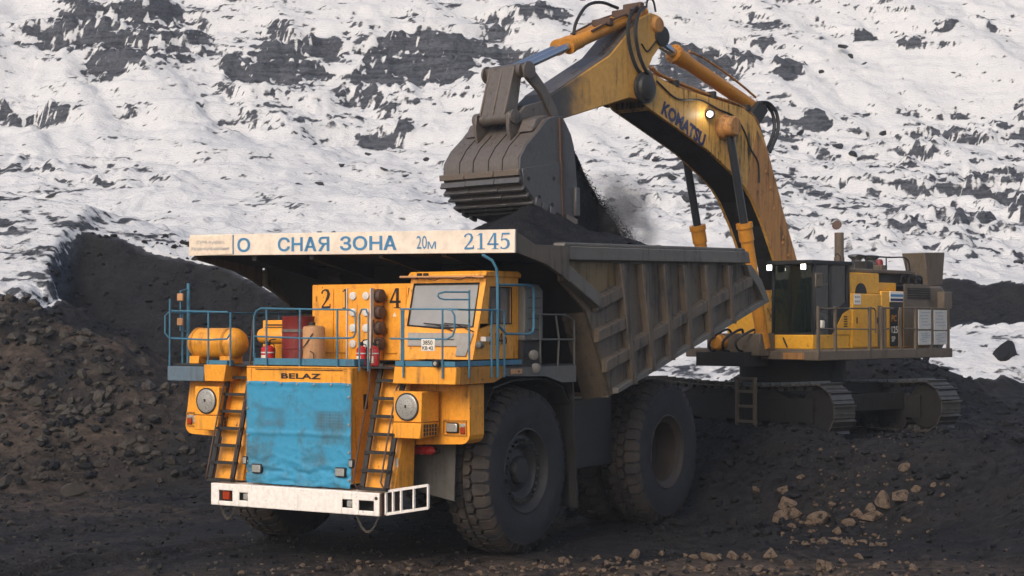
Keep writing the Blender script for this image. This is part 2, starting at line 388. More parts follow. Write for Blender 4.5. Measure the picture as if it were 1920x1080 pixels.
def ground_mat():
    t = NT('pit_ground')
    cover, brown, soil = t.attr('cover'), t.attr('brown'), t.attr('soil')
    nC = t.noise(5.5, 5, .68, off=9, stretch=(.7, 1, 1.2)); nF = t.noise(.9, 2, .5, off=2)
    m = t.ramp(t.math('ADD', cover, t.math('MULTIPLY', t.math('SUBTRACT', nC, .5), .8)), .36, .64)
    coal = t.mix(t.ramp(nC, .3, .75), (.0045, .0048, .0062), (.019, .0192, .0225))
    coal = t.mix(t.math('MULTIPLY', t.ramp(nF, .45, .7), .5), coal, (.020, .018, .0165))
    brn = t.mix(t.ramp(nC, .3, .75), (.026, .020, .016), (.115, .084, .064))
    dark = t.mix(brown, coal, brn)
    nS = t.noise(1.4, 4, .7, stretch=(.25, .25, 3.2), off=6)
    rk = t.mix(t.ramp(t.math('ADD', t.math('MULTIPLY', nC, .6), t.math('MULTIPLY', nS, .6)), .42, .78), (.018, .021, .028), (.098, .105, .125))  # bluish tint of distant haze mixed into the rock colour
    dark = t.mix(soil, dark, rk)
    sn = t.mix(nF, (.57, .575, .595), (.66, .66, .665))
    t.l(t.mix(m, dark, sn), t.b.inputs['Base Color'])
    t.set(Roughness=t.ramp(m, 0, 1, .72, .9)); t.b.inputs['Specular IOR Level'].default_value = .15
    t.bump(t.math('ADD', nC, t.math('MULTIPLY', m, .3)), .8, .14)
    return t.m
M_GROUND = ground_mat()

def ruts(X, Y):
    """tyre prints pressed into the floor: the truck's own and older ones"""
    a = R(-31.5); xl = (X + 2.302) * math.cos(a) + (Y - 33.094) * math.sin(a); yl = -(X + 2.302) * math.sin(a) + (Y - 33.094) * math.cos(a)
    dz = np.zeros_like(X)
    for ox, curve, y1, dep in ((2.59, 0, -1.2, .07), (-2.59, 0, -1.2, .07), (1.4, .010, -2.5, .05), (-3.9, .010, -2.5, .05), (-6.5, -.006, 12, .05), (-9.2, -.004, 12, .04), (5.2, .006, 3, .05)):
        c = xl - ox - curve * (yl + 2) ** 2; m = np.exp(-(c / .46) ** 6) * sstep(y1 + .8, y1 - .2, yl)
        tr = np.sin(yl * 2 * math.pi / .48 + np.sign(c) * 1.2 + np.abs(c) * 4)
        dz += m * (-dep + dep * .55 * sstep(-.2, .4, tr)) + dep * .6 * np.exp(-((np.abs(c) - .58) / .12) ** 2) * sstep(y1 + .8, y1 - .2, yl)
    return 1.7 * dz * (.35 + .9 * fbm(X * .5, Y * .5, 3, 601))
def floor_z(X, Y):
    z = ground_z(X, Y) + ruts(X, Y) * sstep(44, 42, Y)
    # beyond the frame the floor runs on level
    brown = np.exp(-((X - 1.5) / 7) ** 2 - ((Y - 29.2) / 1.5) ** 2) * 1.5 + .75 * sstep(-5.5, -9, X) * sstep(35, 38, Y) * sstep(46, 42, Y)
    heap, b = z_heap(X, Y)
    brown = np.maximum(brown, .8 * sstep(.3, 1.2, heap) * (1 - sstep(-8, -5, X)) * np.where(Y < 52, 1, 0) * np.clip(heap < 5.6, 0, 1) * sstep(.25, .0, np.where(Y > 49.8, (Y - 49.8) * 1.02 - (4.75 - .52 * np.maximum(0, X + 13.8)), -1) * b))
    brown = np.maximum(brown, .35 * fbm(X * .3, Y * .3, 3, 51) * (Y < 48) * (1 - .7 * sstep(1, 5, X) * sstep(31, 33, Y)))
    return z, cover_attrs(X, Y, z, snow_cover(X, Y), np.clip(brown, 0, 1), np.zeros_like(X))
def spaced(a, b, step, lo, hi, growth=1.35):
    c = list(np.arange(a, b + 1e-6, step)); s = step
    left, x = [], a
    while x > lo: s *= growth; x = max(lo, x - s); left.append(x)
    s = step; x = b; right = []
    while x < hi: s *= growth; x = min(hi, x + s); right.append(x)
    return np.array(left[::-1] + c + right)
me = terrain_mesh('pit_floor', spaced(-24, 23, .10, -220, 220), spaced(24, 63.0, .10, -180, 63.0), floor_z)
tag(obj('pit_floor', me, M_GROUND), kind='structure')

def wall_z(X, Y):
    z = ground_z(X, Y)
    wx = 3.0 * (fbm(X * .22, Y * .22, 4, 61) - .5); wy = 2.4 * (fbm(X * .25, Y * .25, 4, 71) - .5)
    rock = np.zeros_like(X)
    for s, soft, poly in PATCH:
        rock = np.maximum(rock, s * poly_mask(X, Y, poly, soft, wx, wy))
        if s > .7: rock = np.maximum(rock, .33 * s * poly_mask(X, Y, poly, soft * 4.5, wx, wy))           # broken fringe round the bare rock
    wall = sstep(63.2, 72, Y)
    # gullies running down the face, slanting to the left
    g = fbm((X + .55 * Y) * .16, Y * .035, 3, 81) - .5
    z = z + wall * sstep(96, 108, Y) * 3.2 * g
    z = z + wall * (fbm(X * .12, Y * .12, 4, 91) - .5) * 2.2
    # ledges: strata that step the face, strongest where rock is bare
    zz = z + 1.6 * (fbm(X * .11, Y * .11, 3, 101) - .5) + .06 * X
    for h, k, sd in ((2.1, .9, 0), (.75, .75, 5)):
        f = zz / h + .8 * (vnoise(X * .25, Y * .25, 111 + sd) - .5); fr = f - np.floor(f); st = (np.floor(f) + sstep(.25, .75, fr)) * h - f * h
        act = .16 + .84 * np.clip(rock, 0, 1); z = z + wall * k * act * st
    # boulders and broken ground
    r1 = np.maximum(0, vnoise(X * .9, Y * .9, 121) - .60); r2 = np.maximum(0, vnoise(X * 2.0, Y * 2.0, 122) - .55)
    dens = .35 + .65 * vnoise(X * .13, Y * .13, 123)
    z = z + wall * (r1 * .8 + r2 * .5) * dens * (.25 + 1.2 * np.clip(rock + .6 * sstep(104, 84, Y), 0, 1))
    z = z + wall * (fbm(X * 1.7, Y * 1.7, 3, 131) - .5) * (.17 + .6 * np.clip(rock, 0, 1))
    return z, cover_attrs(X, Y, z, snow_cover(X, Y), np.zeros_like(X), rock)
me = terrain_mesh('highwall', spaced(-46, 46, .15, -240, 240), spaced(62.9, 133, .15, 62.9, 300), wall_z)
tag(obj('highwall', me, M_GROUND), kind='structure')

# ================================================================== MATERIALS OF THE MACHINES
M = {}
M['yel'] = grimy('truck_yellow', (.82, .335, .028), dirt=(.11, .058, .025), amount=.60, rough=.48, rust=.35, spec=.45)
M['yel_dirty'] = grimy('truck_yellow_worn', (.48, .20, .025), dirt=(.05, .034, .02), amount=.75, rough=.6, rust=.6)
M['blue'] = grimy('rail_blue', (.050, .170, .262), dirt=(.05, .04, .035), amount=.5, rough=.5, rust=.4)
M['bluegrey'] = grimy('deck_bluegrey', (.10, .145, .19), dirt=(.07, .055, .04), amount=.5, rough=.6, rust=.7)
M['white'] = grimy('bumper_white', (.80, .75, .71), dirt=(.14, .11, .09), amount=.35, rough=.55, rust=.25)
M['body'] = grimy('dump_body_steel', (.130, .100, .072), dirt=(.050, .047, .046), amount=.85, rough=.62, rust=.3, scale=.8, streak=.8)
M['body_worn'] = grimy('dump_body_rail', (.125, .113, .098), dirt=(.056, .053, .051), amount=.6, rough=.55, rust=.3, scale=1.1)
M['ochre'] = grimy('dump_body_ochre', (.20, .13, .05), dirt=(.055, .045, .036), amount=.75, rough=.6, scale=.9, streak=.8)
M['dark'] = grimy('dark_steel', (.026, .025, .025), dirt=(.05, .044, .038), amount=.45, rough=.6)
M['black'] = flat('black_paint', (.010, .010, .011), .5)
M['rubber'] = grimy('mudflap_rubber', (.085, .08, .074), dirt=(.05, .045, .04), amount=.6, rough=.8, bump=.25)
M['grey'] = grimy('grey_paint', (.13, .125, .115), dirt=(.06, .05, .042), amount=.5, rough=.55, rust=.2)
M['pgrey'] = grimy('pale_grey_paint', (.30, .285, .265), dirt=(.12, .10, .08), amount=.4, rough=.5, rust=.2)
M['red'] = grimy('extinguisher_red', (.50, .022, .020), dirt=(.10, .02, .015), amount=.3, rough=.35, spec=.5)
M['drum'] = grimy('drum_red', (.20, .022, .020), dirt=(.045, .022, .018), amount=.65, rough=.55, rust=.6, scale=3)
M['tan'] = grimy('canister_tan', (.50, .26, .12), dirt=(.14, .08, .045), amount=.5, rough=.6, scale=3)
M['cream'] = grimy('board_cream', (.76, .655, .55), dirt=(.50, .41, .33), amount=.5, rough=.6, scale=.8, rust=0, bump=.05)
M['cream2'] = grimy('sign_cream', (.74, .62, .50), dirt=(.55, .45, .36), amount=.3, rough=.6, bump=.03)
M['ltblue'] = flat('letter_blue', (.055, .20, .38), .6, var=.2)
M['ltpale'] = flat('letter_pale_blue', (.26, .30, .36), .6)
M['ltnavy'] = flat('letter_navy', (.012, .018, .075), .55)
M['ltdark'] = flat('letter_dark', (.018, .013, .012), .6)
M['plate'] = flat('plate_white', (.70, .66, .60), .5, var=.05)
M['lamp'] = flat('lamp_lens', (.62, .62, .58), .12, metal=.6, var=.25, scale=30)
M['amber'] = flat('amber_lens', (.30, .035, .008), .25, var=.2)
M['disc'] = grimy('filter_cover', (.34, .33, .31), dirt=(.16, .14, .12), amount=.3, rough=.38, metal=.25, scale=5, spec=.5)
M['pale'] = flat('resistor_white', (.60, .56, .52), .6)
M['rust'] = grimy('rusty_steel', (.085, .050, .036), dirt=(.035, .025, .022), amount=.5, rough=.7, scale=4)
M['hose'] = flat('hose_black', (.016, .016, .017), .45)
M['glass'] = glass('cab_glass', (.55, .60, .62), .66, .06, (.40, .40, .40))  # pale grey base paints in sky and snow reflected by the windshield
M['glass_dark'] = glass('side_glass', (.30, .34, .36), .30, .05)
M['chain'] = flat('chain_steel', (.10, .085, .07), .6, metal=.5)

def tyre_mat():
    t = NT('tyre_rubber'); n = t.noise(2.2, 6, .7); n2 = t.noise(16, 4, .6, off=5)
    mud = t.attr('mud')
    c = t.mix(n2, (.014, .0148, .0185), (.025, .026, .031))
    c = t.mix(t.math('MULTIPLY', t.ramp(n, .3, .7), .55), c, (.036, .0365, .042))
    k = t.math('MULTIPLY', mud, t.ramp(t.math('ADD', n, t.math('MULTIPLY', n2, .3)), .42, .80))
    t.l(t.mix(t.math('MULTIPLY', k, .8), c, (.066, .051, .040)), t.b.inputs['Base Color'])
    t.set(Roughness=.78); t.b.inputs['Specular IOR Level'].default_value = .3; t.bump(t.math('ADD', n2, n), .35, .02)
    return t.m
M['tyre'] = tyre_mat()
def tarp_mat():
    t = NT('blue_tarp'); n = t.noise(1.6, 6, .7); n2 = t.noise(9, 4, .6, off=5)
    c = t.mix(n2, (.026, .215, .385), (.052, .29, .47)); n4 = t.noise(3.2, 6, .75, off=12, stretch=(1, 1, .6)); c = t.mix(t.math('MULTIPLY', t.ramp(t.math('ADD', n, t.math('MULTIPLY', n4, .6)), .74, 1.0), .75), c, (.06, .115, .14))
    at = t.attr('wear'); c = t.mix(at, c, (.055, .10, .13))
    wv = t.n('ShaderNodeTexWave'); wv.inputs['Scale'].default_value = 22; wv.bands_direction = 'Z'; t.l(t.tc.outputs['Object'], wv.inputs[0])
    t.l(c, t.b.inputs['Base Color']); t.set(Roughness=.58); t.b.inputs['Specular IOR Level'].default_value = .3
    t.bump(t.math('ADD', n2, t.math('MULTIPLY', wv.outputs['Fac'], .12)), .25, .02); return t.m
M['tarp'] = tarp_mat()

# ================================================================== THE HAUL TRUCK  (x: its left, y: back, z: up)
TX, TY, TR = -2.302, 33.094, -31.5
TRUCK = empty('haul_truck', (TX, TY, 0), TR, 'huge orange mining haul truck with grey dump body and blue tarp on its radiator', 'haul truck')
def tw(x, y, z):
    a = R(TR); return V(TX + x * math.cos(a) - y * math.sin(a), TY + x * math.sin(a) + y * math.cos(a), z)

# ---- wheels
def tyre_mesh(lugs=40):
    b = MB(); prof = [(-.36, .75), (-.425, .80), (-.465, .98), (-.47, 1.12), (-.455, 1.28), (-.43, 1.39), (-.38, 1.445), (-.2, 1.462), (0, 1.466), (.2, 1.462), (.38, 1.445), (.43, 1.39), (.455, 1.28), (.47, 1.12), (.465, .98), (.425, .80), (.36, .75)]
    b.lathe(prof, (0, 0, 0), (1, 0, 0), 80)
    b.f = [f for f in b.f if len(f) == 4]
    nb = len(b.v)
    def lug(cs, top, base, a0):
        n = len(cs); vs = []
        for (x, a), rb in zip(cs, base): t = a0 + a; vs.append((x, rb * math.cos(t), rb * math.sin(t)))
        for (x, a), rt in zip(cs, top): t = a0 + a; vs.append((x, rt * math.cos(t), rt * math.sin(t)))
        # shrink the top a little: chamfered blocks
        c = sum((V(p) for p in vs[n:]), V(0, 0, 0)) / n
        vs[n:] = [tuple(c + (V(p) - c) * .90) for p in vs[n:]]
        b.add(vs, [tuple(range(n, 2 * n))] + [(i, (i + 1) % n, n + (i + 1) % n, n + i) for i in range(n)])
    da = 2 * math.pi / lugs
    for k in range(lugs):
        a = k * da
        for s in (-1, 1):
            o = 0 if s > 0 else da * .5; g = da * .44
            lug([(s * .455, -g * .80), (s * .42, -g), (s * .21, -g), (s * .17, 0), (s * .21, g), (s * .42, g), (s * .455, g * .80)], [1.33, 1.48, 1.53, 1.53, 1.53, 1.48, 1.33], [1.27, 1.40, 1.45, 1.45, 1.45, 1.40, 1.27], a + o)
            g2 = da * .43
            lug([(s * .015, -g2), (s * .150, -g2 * .9), (s * .185, 0), (s * .150, g2 * .9), (s * .015, g2)], [1.535] * 5, [1.45] * 5, a + o + da * .5)
    me = b.mesh('tyre', 38)
    at = me.attributes.new('mud', 'FLOAT', 'POINT')
    at.data.foreach_set('value', [1.0 if i >= nb or math.hypot(v.co.y, v.co.z) > 1.40 else .12 for i, v in enumerate(me.vertices)])
    return me
def rim_mesh(rear=False, s=1):
    b = MB()
    if not rear:
        b.lathe([(-.36, .77), (.35, .77), (.40, .80), (.43, .79), (.435, .765), (.40, .735), (.33, .70), (.30, .655), (.315, .62), (.315, .50), (.22, .44), (.20, .40), (-.3, .40), (-.36, .45)], (0, 0, 0), (s, 0, 0), 48)
        for k in range(26):
            t = 2 * math.pi * k / 26; y, z = .575 * math.cos(t), .575 * math.sin(t)
            b.cyl((s * .31, y, z), (s * .375, y, z), .028, 6)
    else:
        b.lathe([(-.36, .77), (.35, .77), (.40, .80), (.43, .79), (.435, .765), (.40, .735), (.36, .71), (.34, .655), (.32, .63), (.05, .60), (-.10, .58), (-.12, .30), (-.12, .02), (-.34, .02), (-.36, .45)], (0, 0, 0), (s, 0, 0), 48)
    return b.mesh('rim', 40)
def hub_mesh(s=1, rear=False):
    b = MB()
    if not rear: b.lathe([(-.2, .40), (.20, .40), (.22, .36), (.23, .27), (.30, .255), (.335, .22), (.34, .05)], (0, 0, 0), (s, 0, 0), 32)
    else: b.lathe([(-.3, .5), (-.10, .5), (-.06, .42), (-.04, .2), (.0, .16), (.0, .02)], (0, 0, 0), (s, 0, 0), 32)
    return b.mesh('hub', 40)
TYRE = tyre_mesh()
M['rimdark'] = grimy('rim_dark', (.030, .029, .029), dirt=(.055, .047, .040), amount=.6, rough=.6, scale=4)
M['rimbrown'] = grimy('rim_brown', (.045, .033, .024), dirt=(.045, .036, .03), amount=.6, rough=.65, scale=3)
RIMS = {}
def wheel(x, y, s, rear, spin):
    k = (s, rear)
    if k not in RIMS: RIMS[k] = (rim_mesh(rear, s), hub_mesh(s, rear))
    r, h = RIMS[k]
    o = obj('wheel', r, M['rimbrown'] if rear else M['rimdark'], TRUCK); o.location = (x, y, 1.525); o.rotation_euler = (R(spin), 0, 0)
    obj('tyre', TYRE, M['tyre'], o); obj('hub', h, M['dark'], o)
for i, (x, y, s, rr) in enumerate(((2.59, 0, 1, 0), (-2.59, 0, -1, 0), (2.66, 5.67, 1, 1), (1.62, 5.67, 1, 1), (-2.66, 5.67, -1, 1), (-1.62, 5.67, -1, 1))): wheel(x, y, s, rr, i * 5.)

# ---- chassis, axles, tanks
b = MB()
for s in (-1, 1): b.box(s * .95 - .18, s * .95 + .18, -2.3, 8.2, 1.35, 2.1)
for y in (-2.0, .2, 2.5, 4.4, 7.6): b.box(-.77, .77, y - .2, y + .2, 1.45, 2.0)
b.cyl((-2.2, 0, 1.5), (2.2, 0, 1.5), .26, 14); b.cyl((-1.2, 5.67, 1.52), (1.2, 5.67, 1.52), .62, 20); b.box(-.8, .8, -2.4, -.8, .98, 1.5)
b.build('chassis_frame', M['dark'], TRUCK)
MB().box(1.55, 2.62, 1.95, 4.05, 1.35, 2.75).build('hydraulic_tank', M['dark'], TRUCK, bevel=.04, seg=2)
MB().box(-2.62, -1.55, 1.95, 4.05, 1.35, 2.75).build('fuel_tank', M['dark'], TRUCK, bevel=.04, seg=2)
for s in (-1, 1):
    MB().cyl((s * 1.3, 4.1, 1.9), (s * 1.3, 3.2, 3.2), .16, 14).cyl((s * 1.3, 3.25, 3.13), (s * 1.3, 2.9, 3.65), .11, 12).build('hoist_cylinder', M['dark'], TRUCK)
    MB().hexa([(s * 2.15, 1.55, 3.28), (s * 3.18, 1.40, 3.28), (s * 3.18, 1.46, 3.28), (s * 2.15, 1.61, 3.28)], [(s * 2.15, 1.72, .72), (s * 3.16, 1.62, .72), (s * 3.16, 1.68, .72), (s * 2.15, 1.78, .72)]).build('rear_mudguard', M['dark'], TRUCK)
    # arch over the front tyre
    pts = [(-1.55, 2.75), (-1.3, 3.08), (-.6, 3.20), (.5, 3.20), (1.15, 3.02), (1.42, 2.7)]
    b = MB()
    for (y0, z0), (y1, z1) in zip(pts, pts[1:]): b.hexa([(s * 2.1, y0, z0), (s * 3.12, y0, z0), (s * 3.12, y0, z0 + .03), (s * 2.1, y0, z0 + .03)], [(s * 2.1, y1, z1), (s * 3.12, y1, z1), (s * 3.12, y1, z1 + .03), (s * 2.1, y1, z1 + .03)])
    b.build('wheel_arch', M['dark'], TRUCK)

# ---- radiator housing with its lettering
b = MB()
b.box(-1.18, 1.18, -2.90, -1.6, 1.42, 3.46); b.box(-1.18, 1.18, -2.925, -2.90, 3.43, 3.465); b.box(-1.18, -1.08, -2.925, -2.90, 1.42, 3.43); b.box(1.08, 1.18, -2.925, -2.90, 1.42, 3.43); b.box(-1.08, 1.08, -2.925, -2.90, 3.16, 3.20)
HOUS = b.build('radiator_housing', M['yel'], TRUCK, bevel=.012)
MB().box(-.98, 1.0, -2.915, -2.895, 3.40, 3.412).build('groove', M['ltdark'], HOUS)
MB().box(1.181, 1.186, -2.55, -2.42, 2.72, 2.98).build('side_slot', M['black'], HOUS)
place_flat(text_mesh('BELAZ', .098, .035, width=.90, spacing=1.05), 'lettering', M['ltdark'], (-.385, -2.902, 3.245), (1, 0, 0), (0, 0, 1), HOUS, .006)

# ---- front ladders with their sloping back panels
for s in (-1, 1):
    x0, x1 = s * 1.47, s * 1.99
    def lad(z, off=0): t = (3.5 - z) / 2.15; return -2.40 - .58 * t + off
    L = MB()
    for x in (x0, x1): L.bar((x, lad(3.52), 3.52), (x, lad(1.34), 1.34), .045, .09, (1, 0, 0))
    lo = L.build('ladder', M['dark'], TRUCK)
    for k in range(7):
        z = 3.23 - .31 * k; MB().box(min(x0, x1) - .03, max(x0, x1) + .03, lad(z) - .07, lad(z) + .06, z - .025, z + .025).build('rung', M['dark'], lo)
    for x, dz in ((x0 - s * .10, 0), (x1 - s * .03, -.3)):
        y = lambda z: lad(z) - .16
        MB().tube([(x, y(3.3) + .1, 4.3 + dz if x == x0 - s * .10 else 3.2), (x, y(3.2), 3.1), (x, y(2.2), 2.2), (x, y(1.5), 1.5), (x + s * .05, y(1.4) + .06, 1.40), (x + s * .10, y(1.4) + .15, 1.42)], .017, 6).build('handrail', M['rust'], lo)
    P = MB().hexa([(x0 - s * .1, lad(3.45, .17), 3.45), (x1 + s * .05, lad(3.45, .17), 3.45), (x1 + s * .05, lad(3.45, .30), 3.45), (x0 - s * .1, lad(3.45, .30), 3.45)],
                  [(x0 - s * .1, lad(1.36, .17), 1.36), (x1 + s * .05, lad(1.36, .17), 1.36), (x1 + s * .05, lad(1.36, .75), 1.36), (x0 - s * .1, lad(1.36, .75), 1.36)]).build('ladder_back_panel', M['yel'], TRUCK, bevel=.01)
    if s > 0:
        z = 1.78; MB().box(x1 - .01, x1 + .05, lad(z, .163), lad(z, .168), z - .07, z + .12).build('sticker', M['pale'], P)

# ---- bumper
b = MB(); XH = 1.90
zt, zb = 1.315, .915
holes = [(-1.71, -1.39, 1.00, 1.19), (-1.23, -1.03, 1.03, 1.17), (1.10, 1.32, 1.03, 1.17), (1.46, 1.78, 1.00, 1.17)]
xs = [-XH] + [q for h in holes for q in h[:2]] + [XH]
for i in range(0, len(xs) - 1):
    h = [h for h in holes if abs(h[0] - xs[i]) < 1e-6]
    if h: b.box(xs[i], xs[i + 1], -3.06, -3.03, h[0][3], zt); b.box(xs[i], xs[i + 1], -3.06, -3.03, zb, h[0][2])
    else: b.box(xs[i], xs[i + 1], -3.06, -3.03, zb, zt)
b.box(-XH, XH, -3.03, -2.45, zt - .03, zt); b.box(-XH, XH, -3.03, -2.45, zb, zb + .03); b.box(-XH, -XH + .03, -3.03, -2.45, zb + .03, zt - .03)
BUMP = b.build('bumper', M['white'], TRUCK, bevel=.014, seg=2)
MB().box(-XH + .03, XH - .03, -2.72, -2.68, zb + .03, zt - .03).build('bumper_back_plate', M['dark'], BUMP)
for x in (-1.13, 1.21): MB().box(x - .02, x + .085, -3.045, -2.9, 1.045, 1.155).build('fog_lamp', M['lamp'], BUMP, bevel=.01)
MB().box(-1.66, -1.50, -3.02, -2.9, 1.02, 1.17).build('amber_lamp', M['amber'], BUMP, bevel=.01)
MB().cyl((1.84, -3.075, 1.225), (1.84, -3.03, 1.225), .03, 10).build('bolt', M['dark'], BUMP)
MB().box(XH + .001, XH + .04, -3.05, -2.45, zb + .005, zt - .005).build('bumper_end', M['rust'], BUMP)
# side cage of white bars
b = MB(); A0, A1 = V(1.99, -2.98, 0), V(2.62, -2.62, 0)
zz = lambda t: (.955 + .11 * t, 1.345 + .11 * t)
for t in (0, .17, .36, .66, 1):
    p = A0.lerp(A1, t); b.bar((p.x, p.y, zz(t)[0]), (p.x, p.y, zz(t)[1]), .045, .03)
for k in (0, 1): b.bar((A0.x, A0.y, zz(0)[k]), (A1.x, A1.y, zz(1)[k]), .045, .045); b.bar((A0.x - .05, A0.y + .02, zz(0)[k]), (A0.x + .15, A0.y + .45, zz(0)[k] + .03), .04, .04); b.bar((A1.x, A1.y, zz(1)[k]), (A0.x + .15, A0.y + .45, zz(0)[k] + .03), .035, .035)
b.build('bumper_cage', M['white'], BUMP)
# sagging tow chains: every link a ring
def chain(xa, xb, sag, zc):
    n = 15
    for i in range(n):
        t = (i + .5) / n; x = xa + (xb - xa) * t; z = zc - sag * (1 - (2 * t - 1) ** 2)
        dz = sag * 4 * (2 * t - 1) / (xb - xa); d = V(1, 0, dz).normalized()
        u = V(0, 1, 0) if i % 2 else d.cross(V(0, 1, 0)); ring = []
        for k in range(10):
            a = 2 * math.pi * k / 10; ring.append(V(x, -3.0, z) + d * .034 * math.cos(a) + u * .019 * math.sin(a))
        MB().tube(ring, .0075, 5, closed=True).build('chain_link', M['chain'], BUMP)
chain(1.37, 1.85, .29, .92); chain(-1.72, -1.36, .25, .92)

# ---- air filter boxes with round covers, fenders, lamps, mud flaps
for s in (-1, 1):
    X = lambda a: s * a
    lo, hi = min(s * 1.98, s * 2.57), max(s * 1.98, s * 2.57)
    b = MB(); b.box(lo, hi, -2.76, -2.22, 2.53, 3.06)
    b.hexa([(lo, -2.775, 2.52), (hi, -2.775, 2.52), (hi, -2.2, 2.52), (lo, -2.2, 2.52)], [(lo, -2.775, 2.25), (hi - .02, -2.775, 2.25), (hi - .02, -2.3, 2.28), (lo, -2.3, 2.28)])
    AF = b.build('air_filter_box', M['yel'], TRUCK, bevel=.012)
    c = (s * 2.275, -2.76, 2.795)
    MB().lathe([(0, .245), (.022, .242), (.026, .22), (.02, .215)], c, (0, -1, 0), 36).build('cover_ring', M['dark'], AF)
    MB().lathe([(.0, .222), (.022, .218), (.03, .205), (.03, .155), (.036, .15), (.052, .05), (.055, .0001)], c, (0, -1, 0), 36).build('round_cover', M['disc'], AF)
    MB().box(c[0] - .012, c[0] + .014, -2.83, -2.80, 2.78, 2.83).build('latch', M['ltdark'], AF)
    side = 2.572 if s > 0 else -1.978
    MB().box(side - .002, side + .003, -2.72, -2.28, 2.29, 2.50).build('vent_backing', M['black'], AF)
    for k in range(6): MB().box(side, side + .012, -2.72 + k * .085 - .006, -2.72 + k * .085 + .006, 2.285, 2.505).build('vent_bar', M['yel_dirty'], AF)
    for k in range(4): MB().box(side, side + .010, -2.725, -2.285, 2.295 + k * .066 - .005, 2.295 + k * .066 + .005).build('vent_bar', M['yel_dirty'], AF)
    # fender
    FY = 0 if s > 0 else -.26
    out = [(s * 1.99, 3.17), (s * (3.14 if s > 0 else 3.02), 3.17)] + [(s * 3.14 + s * (-.16 + .16 * math.cos(R(a))), 2.30 + .16 * math.sin(R(a))) for a in (0, -30, -60, -90)] + [(s * 2.0, 2.10)]
    b = MB(); b.prism(out, 'y', -2.12 + FY, -2.06 + FY)
    edge = out[1:]
    for (xa, za), (xb, zb_) in zip(edge, edge[1:]):
        b.hexa([(xa, -2.065 + FY, za), (xb, -2.065 + FY, zb_), (xb, -1.66, zb_), (xa, -1.66, za)], [(xa - s * .03, -2.065 + FY, za + .02), (xb - s * .03, -2.065 + FY, zb_ + .03), (xb - s * .03, -1.66, zb_ + .03), (xa - s * .03, -1.66, za + .02)])
    FE = b.build('front_fender', M['yel'], TRUCK)
    b = MB(); xa, xb = sorted((s * 2.60, s * 3.09)); b.box(xa, xb, -2.15 + FY, -2.12 + FY, 2.53, 2.56); b.box(xa, xb, -2.15 + FY, -2.12 + FY, 2.285, 2.31)
    for x in (xa, xb - .02): b.box(x, x + .02, -2.15 + FY, -2.12 + FY, 2.31, 2.53)
    b.build('lamp_frame', M['yel_dirty'], FE)
    xa, xb = sorted((s * 2.67, s * 2.93)); MB().box(xa, xb, -2.17 + FY, -2.12 + FY, 2.33, 2.51).build('lamp_housing', M['dark'], FE, bevel=.02)
    MB().box(xa + .02, xb - .02, -2.182 + FY, -2.16 + FY, 2.35, 2.495).build('headlight', M['lamp'], FE, bevel=.02, seg=2)
    xa, xb = sorted((s * 2.96, s * 3.07)); MB().box(xa, xb, -2.165 + FY, -2.12 + FY, 2.32, 2.43).build('turn_signal', M['amber'], FE, bevel=.012); MB().box(xa, xb, -2.16 + FY, -2.12 + FY, 2.435, 2.50).build('marker_lens', M['lamp'], FE, bevel=.01)
    # mud flap of grey rubber
    q = [(s * 1.42, 2.06), (s * 2.60, 2.10), (s * 2.57, 1.10), (s * 1.42, 1.30)]
    MB().prism(q, 'y', -1.74, -1.715).build('front_mudflap', M['rubber'], TRUCK)

# ---- decks
b = MB()
b.box(-3.25, 3.25, -2.62, 1.40, 3.44, 3.475)
DECK = b.build('deck', M['dark'], TRUCK)
MB().hexa([(1.96, -2.76, 3.19), (3.27, -2.76, 3.19), (3.27, -2.6, 3.19), (1.96, -2.6, 3.19)], [(2.0, -2.76, 3.485), (3.28, -2.76, 3.485), (3.28, -2.6, 3.485), (2.0, -2.6, 3.485)]).build('deck_front_beam', M['yel'], TRUCK, bevel=.012)
MB().prism([(-2.6, 3.485), (-1.16, 3.485), (-1.16, 3.31), (-1.55, 3.20), (-2.6, 3.19)], 'x', 3.215, 3.275).build('deck_side_panel', M['yel_dirty'], TRUCK)
MB().prism([(-1.155, 3.44), (1.42, 3.44), (1.42, 3.13), (.9, 3.13), (.3, 3.26), (-1.155, 3.30)], 'x', 3.215, 3.262).build('deck_side_skirt', M['grey'], TRUCK)
MB().box(-3.25, -2.34, -2.77, -2.6, 3.155, 3.43).build('deck_edge_plate', M['bluegrey'], TRUCK, bevel=.01)
MB().hexa([(-2.335, -2.76, 3.16), (-1.86, -2.76, 3.16), (-1.86, -2.3, 3.16), (-2.335, -2.3, 3.16)], [(-2.335, -2.78, 3.47), (-1.80, -2.78, 3.47), (-1.80, -2.3, 3.47), (-2.335, -2.3, 3.47)]).build('deck_front_beam', M['yel'], TRUCK, bevel=.012)
MB().prism([(-2.6, 3.43), (1.42, 3.43), (1.42, 3.13), (-2.6, 3.16)], 'x', -3.262, -3.215).build('deck_side_panel', M['dark'], TRUCK)
KB = MB().box(2.03, 3.27, -2.775, -2.745, 3.50, 3.585).box(3.245, 3.275, -2.74, -.6, 3.50, 3.585).build('toe_board', M['blue'], TRUCK)
MB().box(-1.12, 1.16, -2.79, -2.76, 3.485, 3.605).box(1.13, 1.16, -2.755, -2.3, 3.485, 3.605).build('toe_board', M['blue'], TRUCK)
q = MB().box(3.276, 3.284, -.98, -.60, 3.33, 3.42).build('tow_lug_plate', M['tan'], TRUCK)
MB().cyl((3.28, -.72, 3.375), (3.289, -.72, 3.375), .02, 8).build('bolt', M['ltdark'], q)

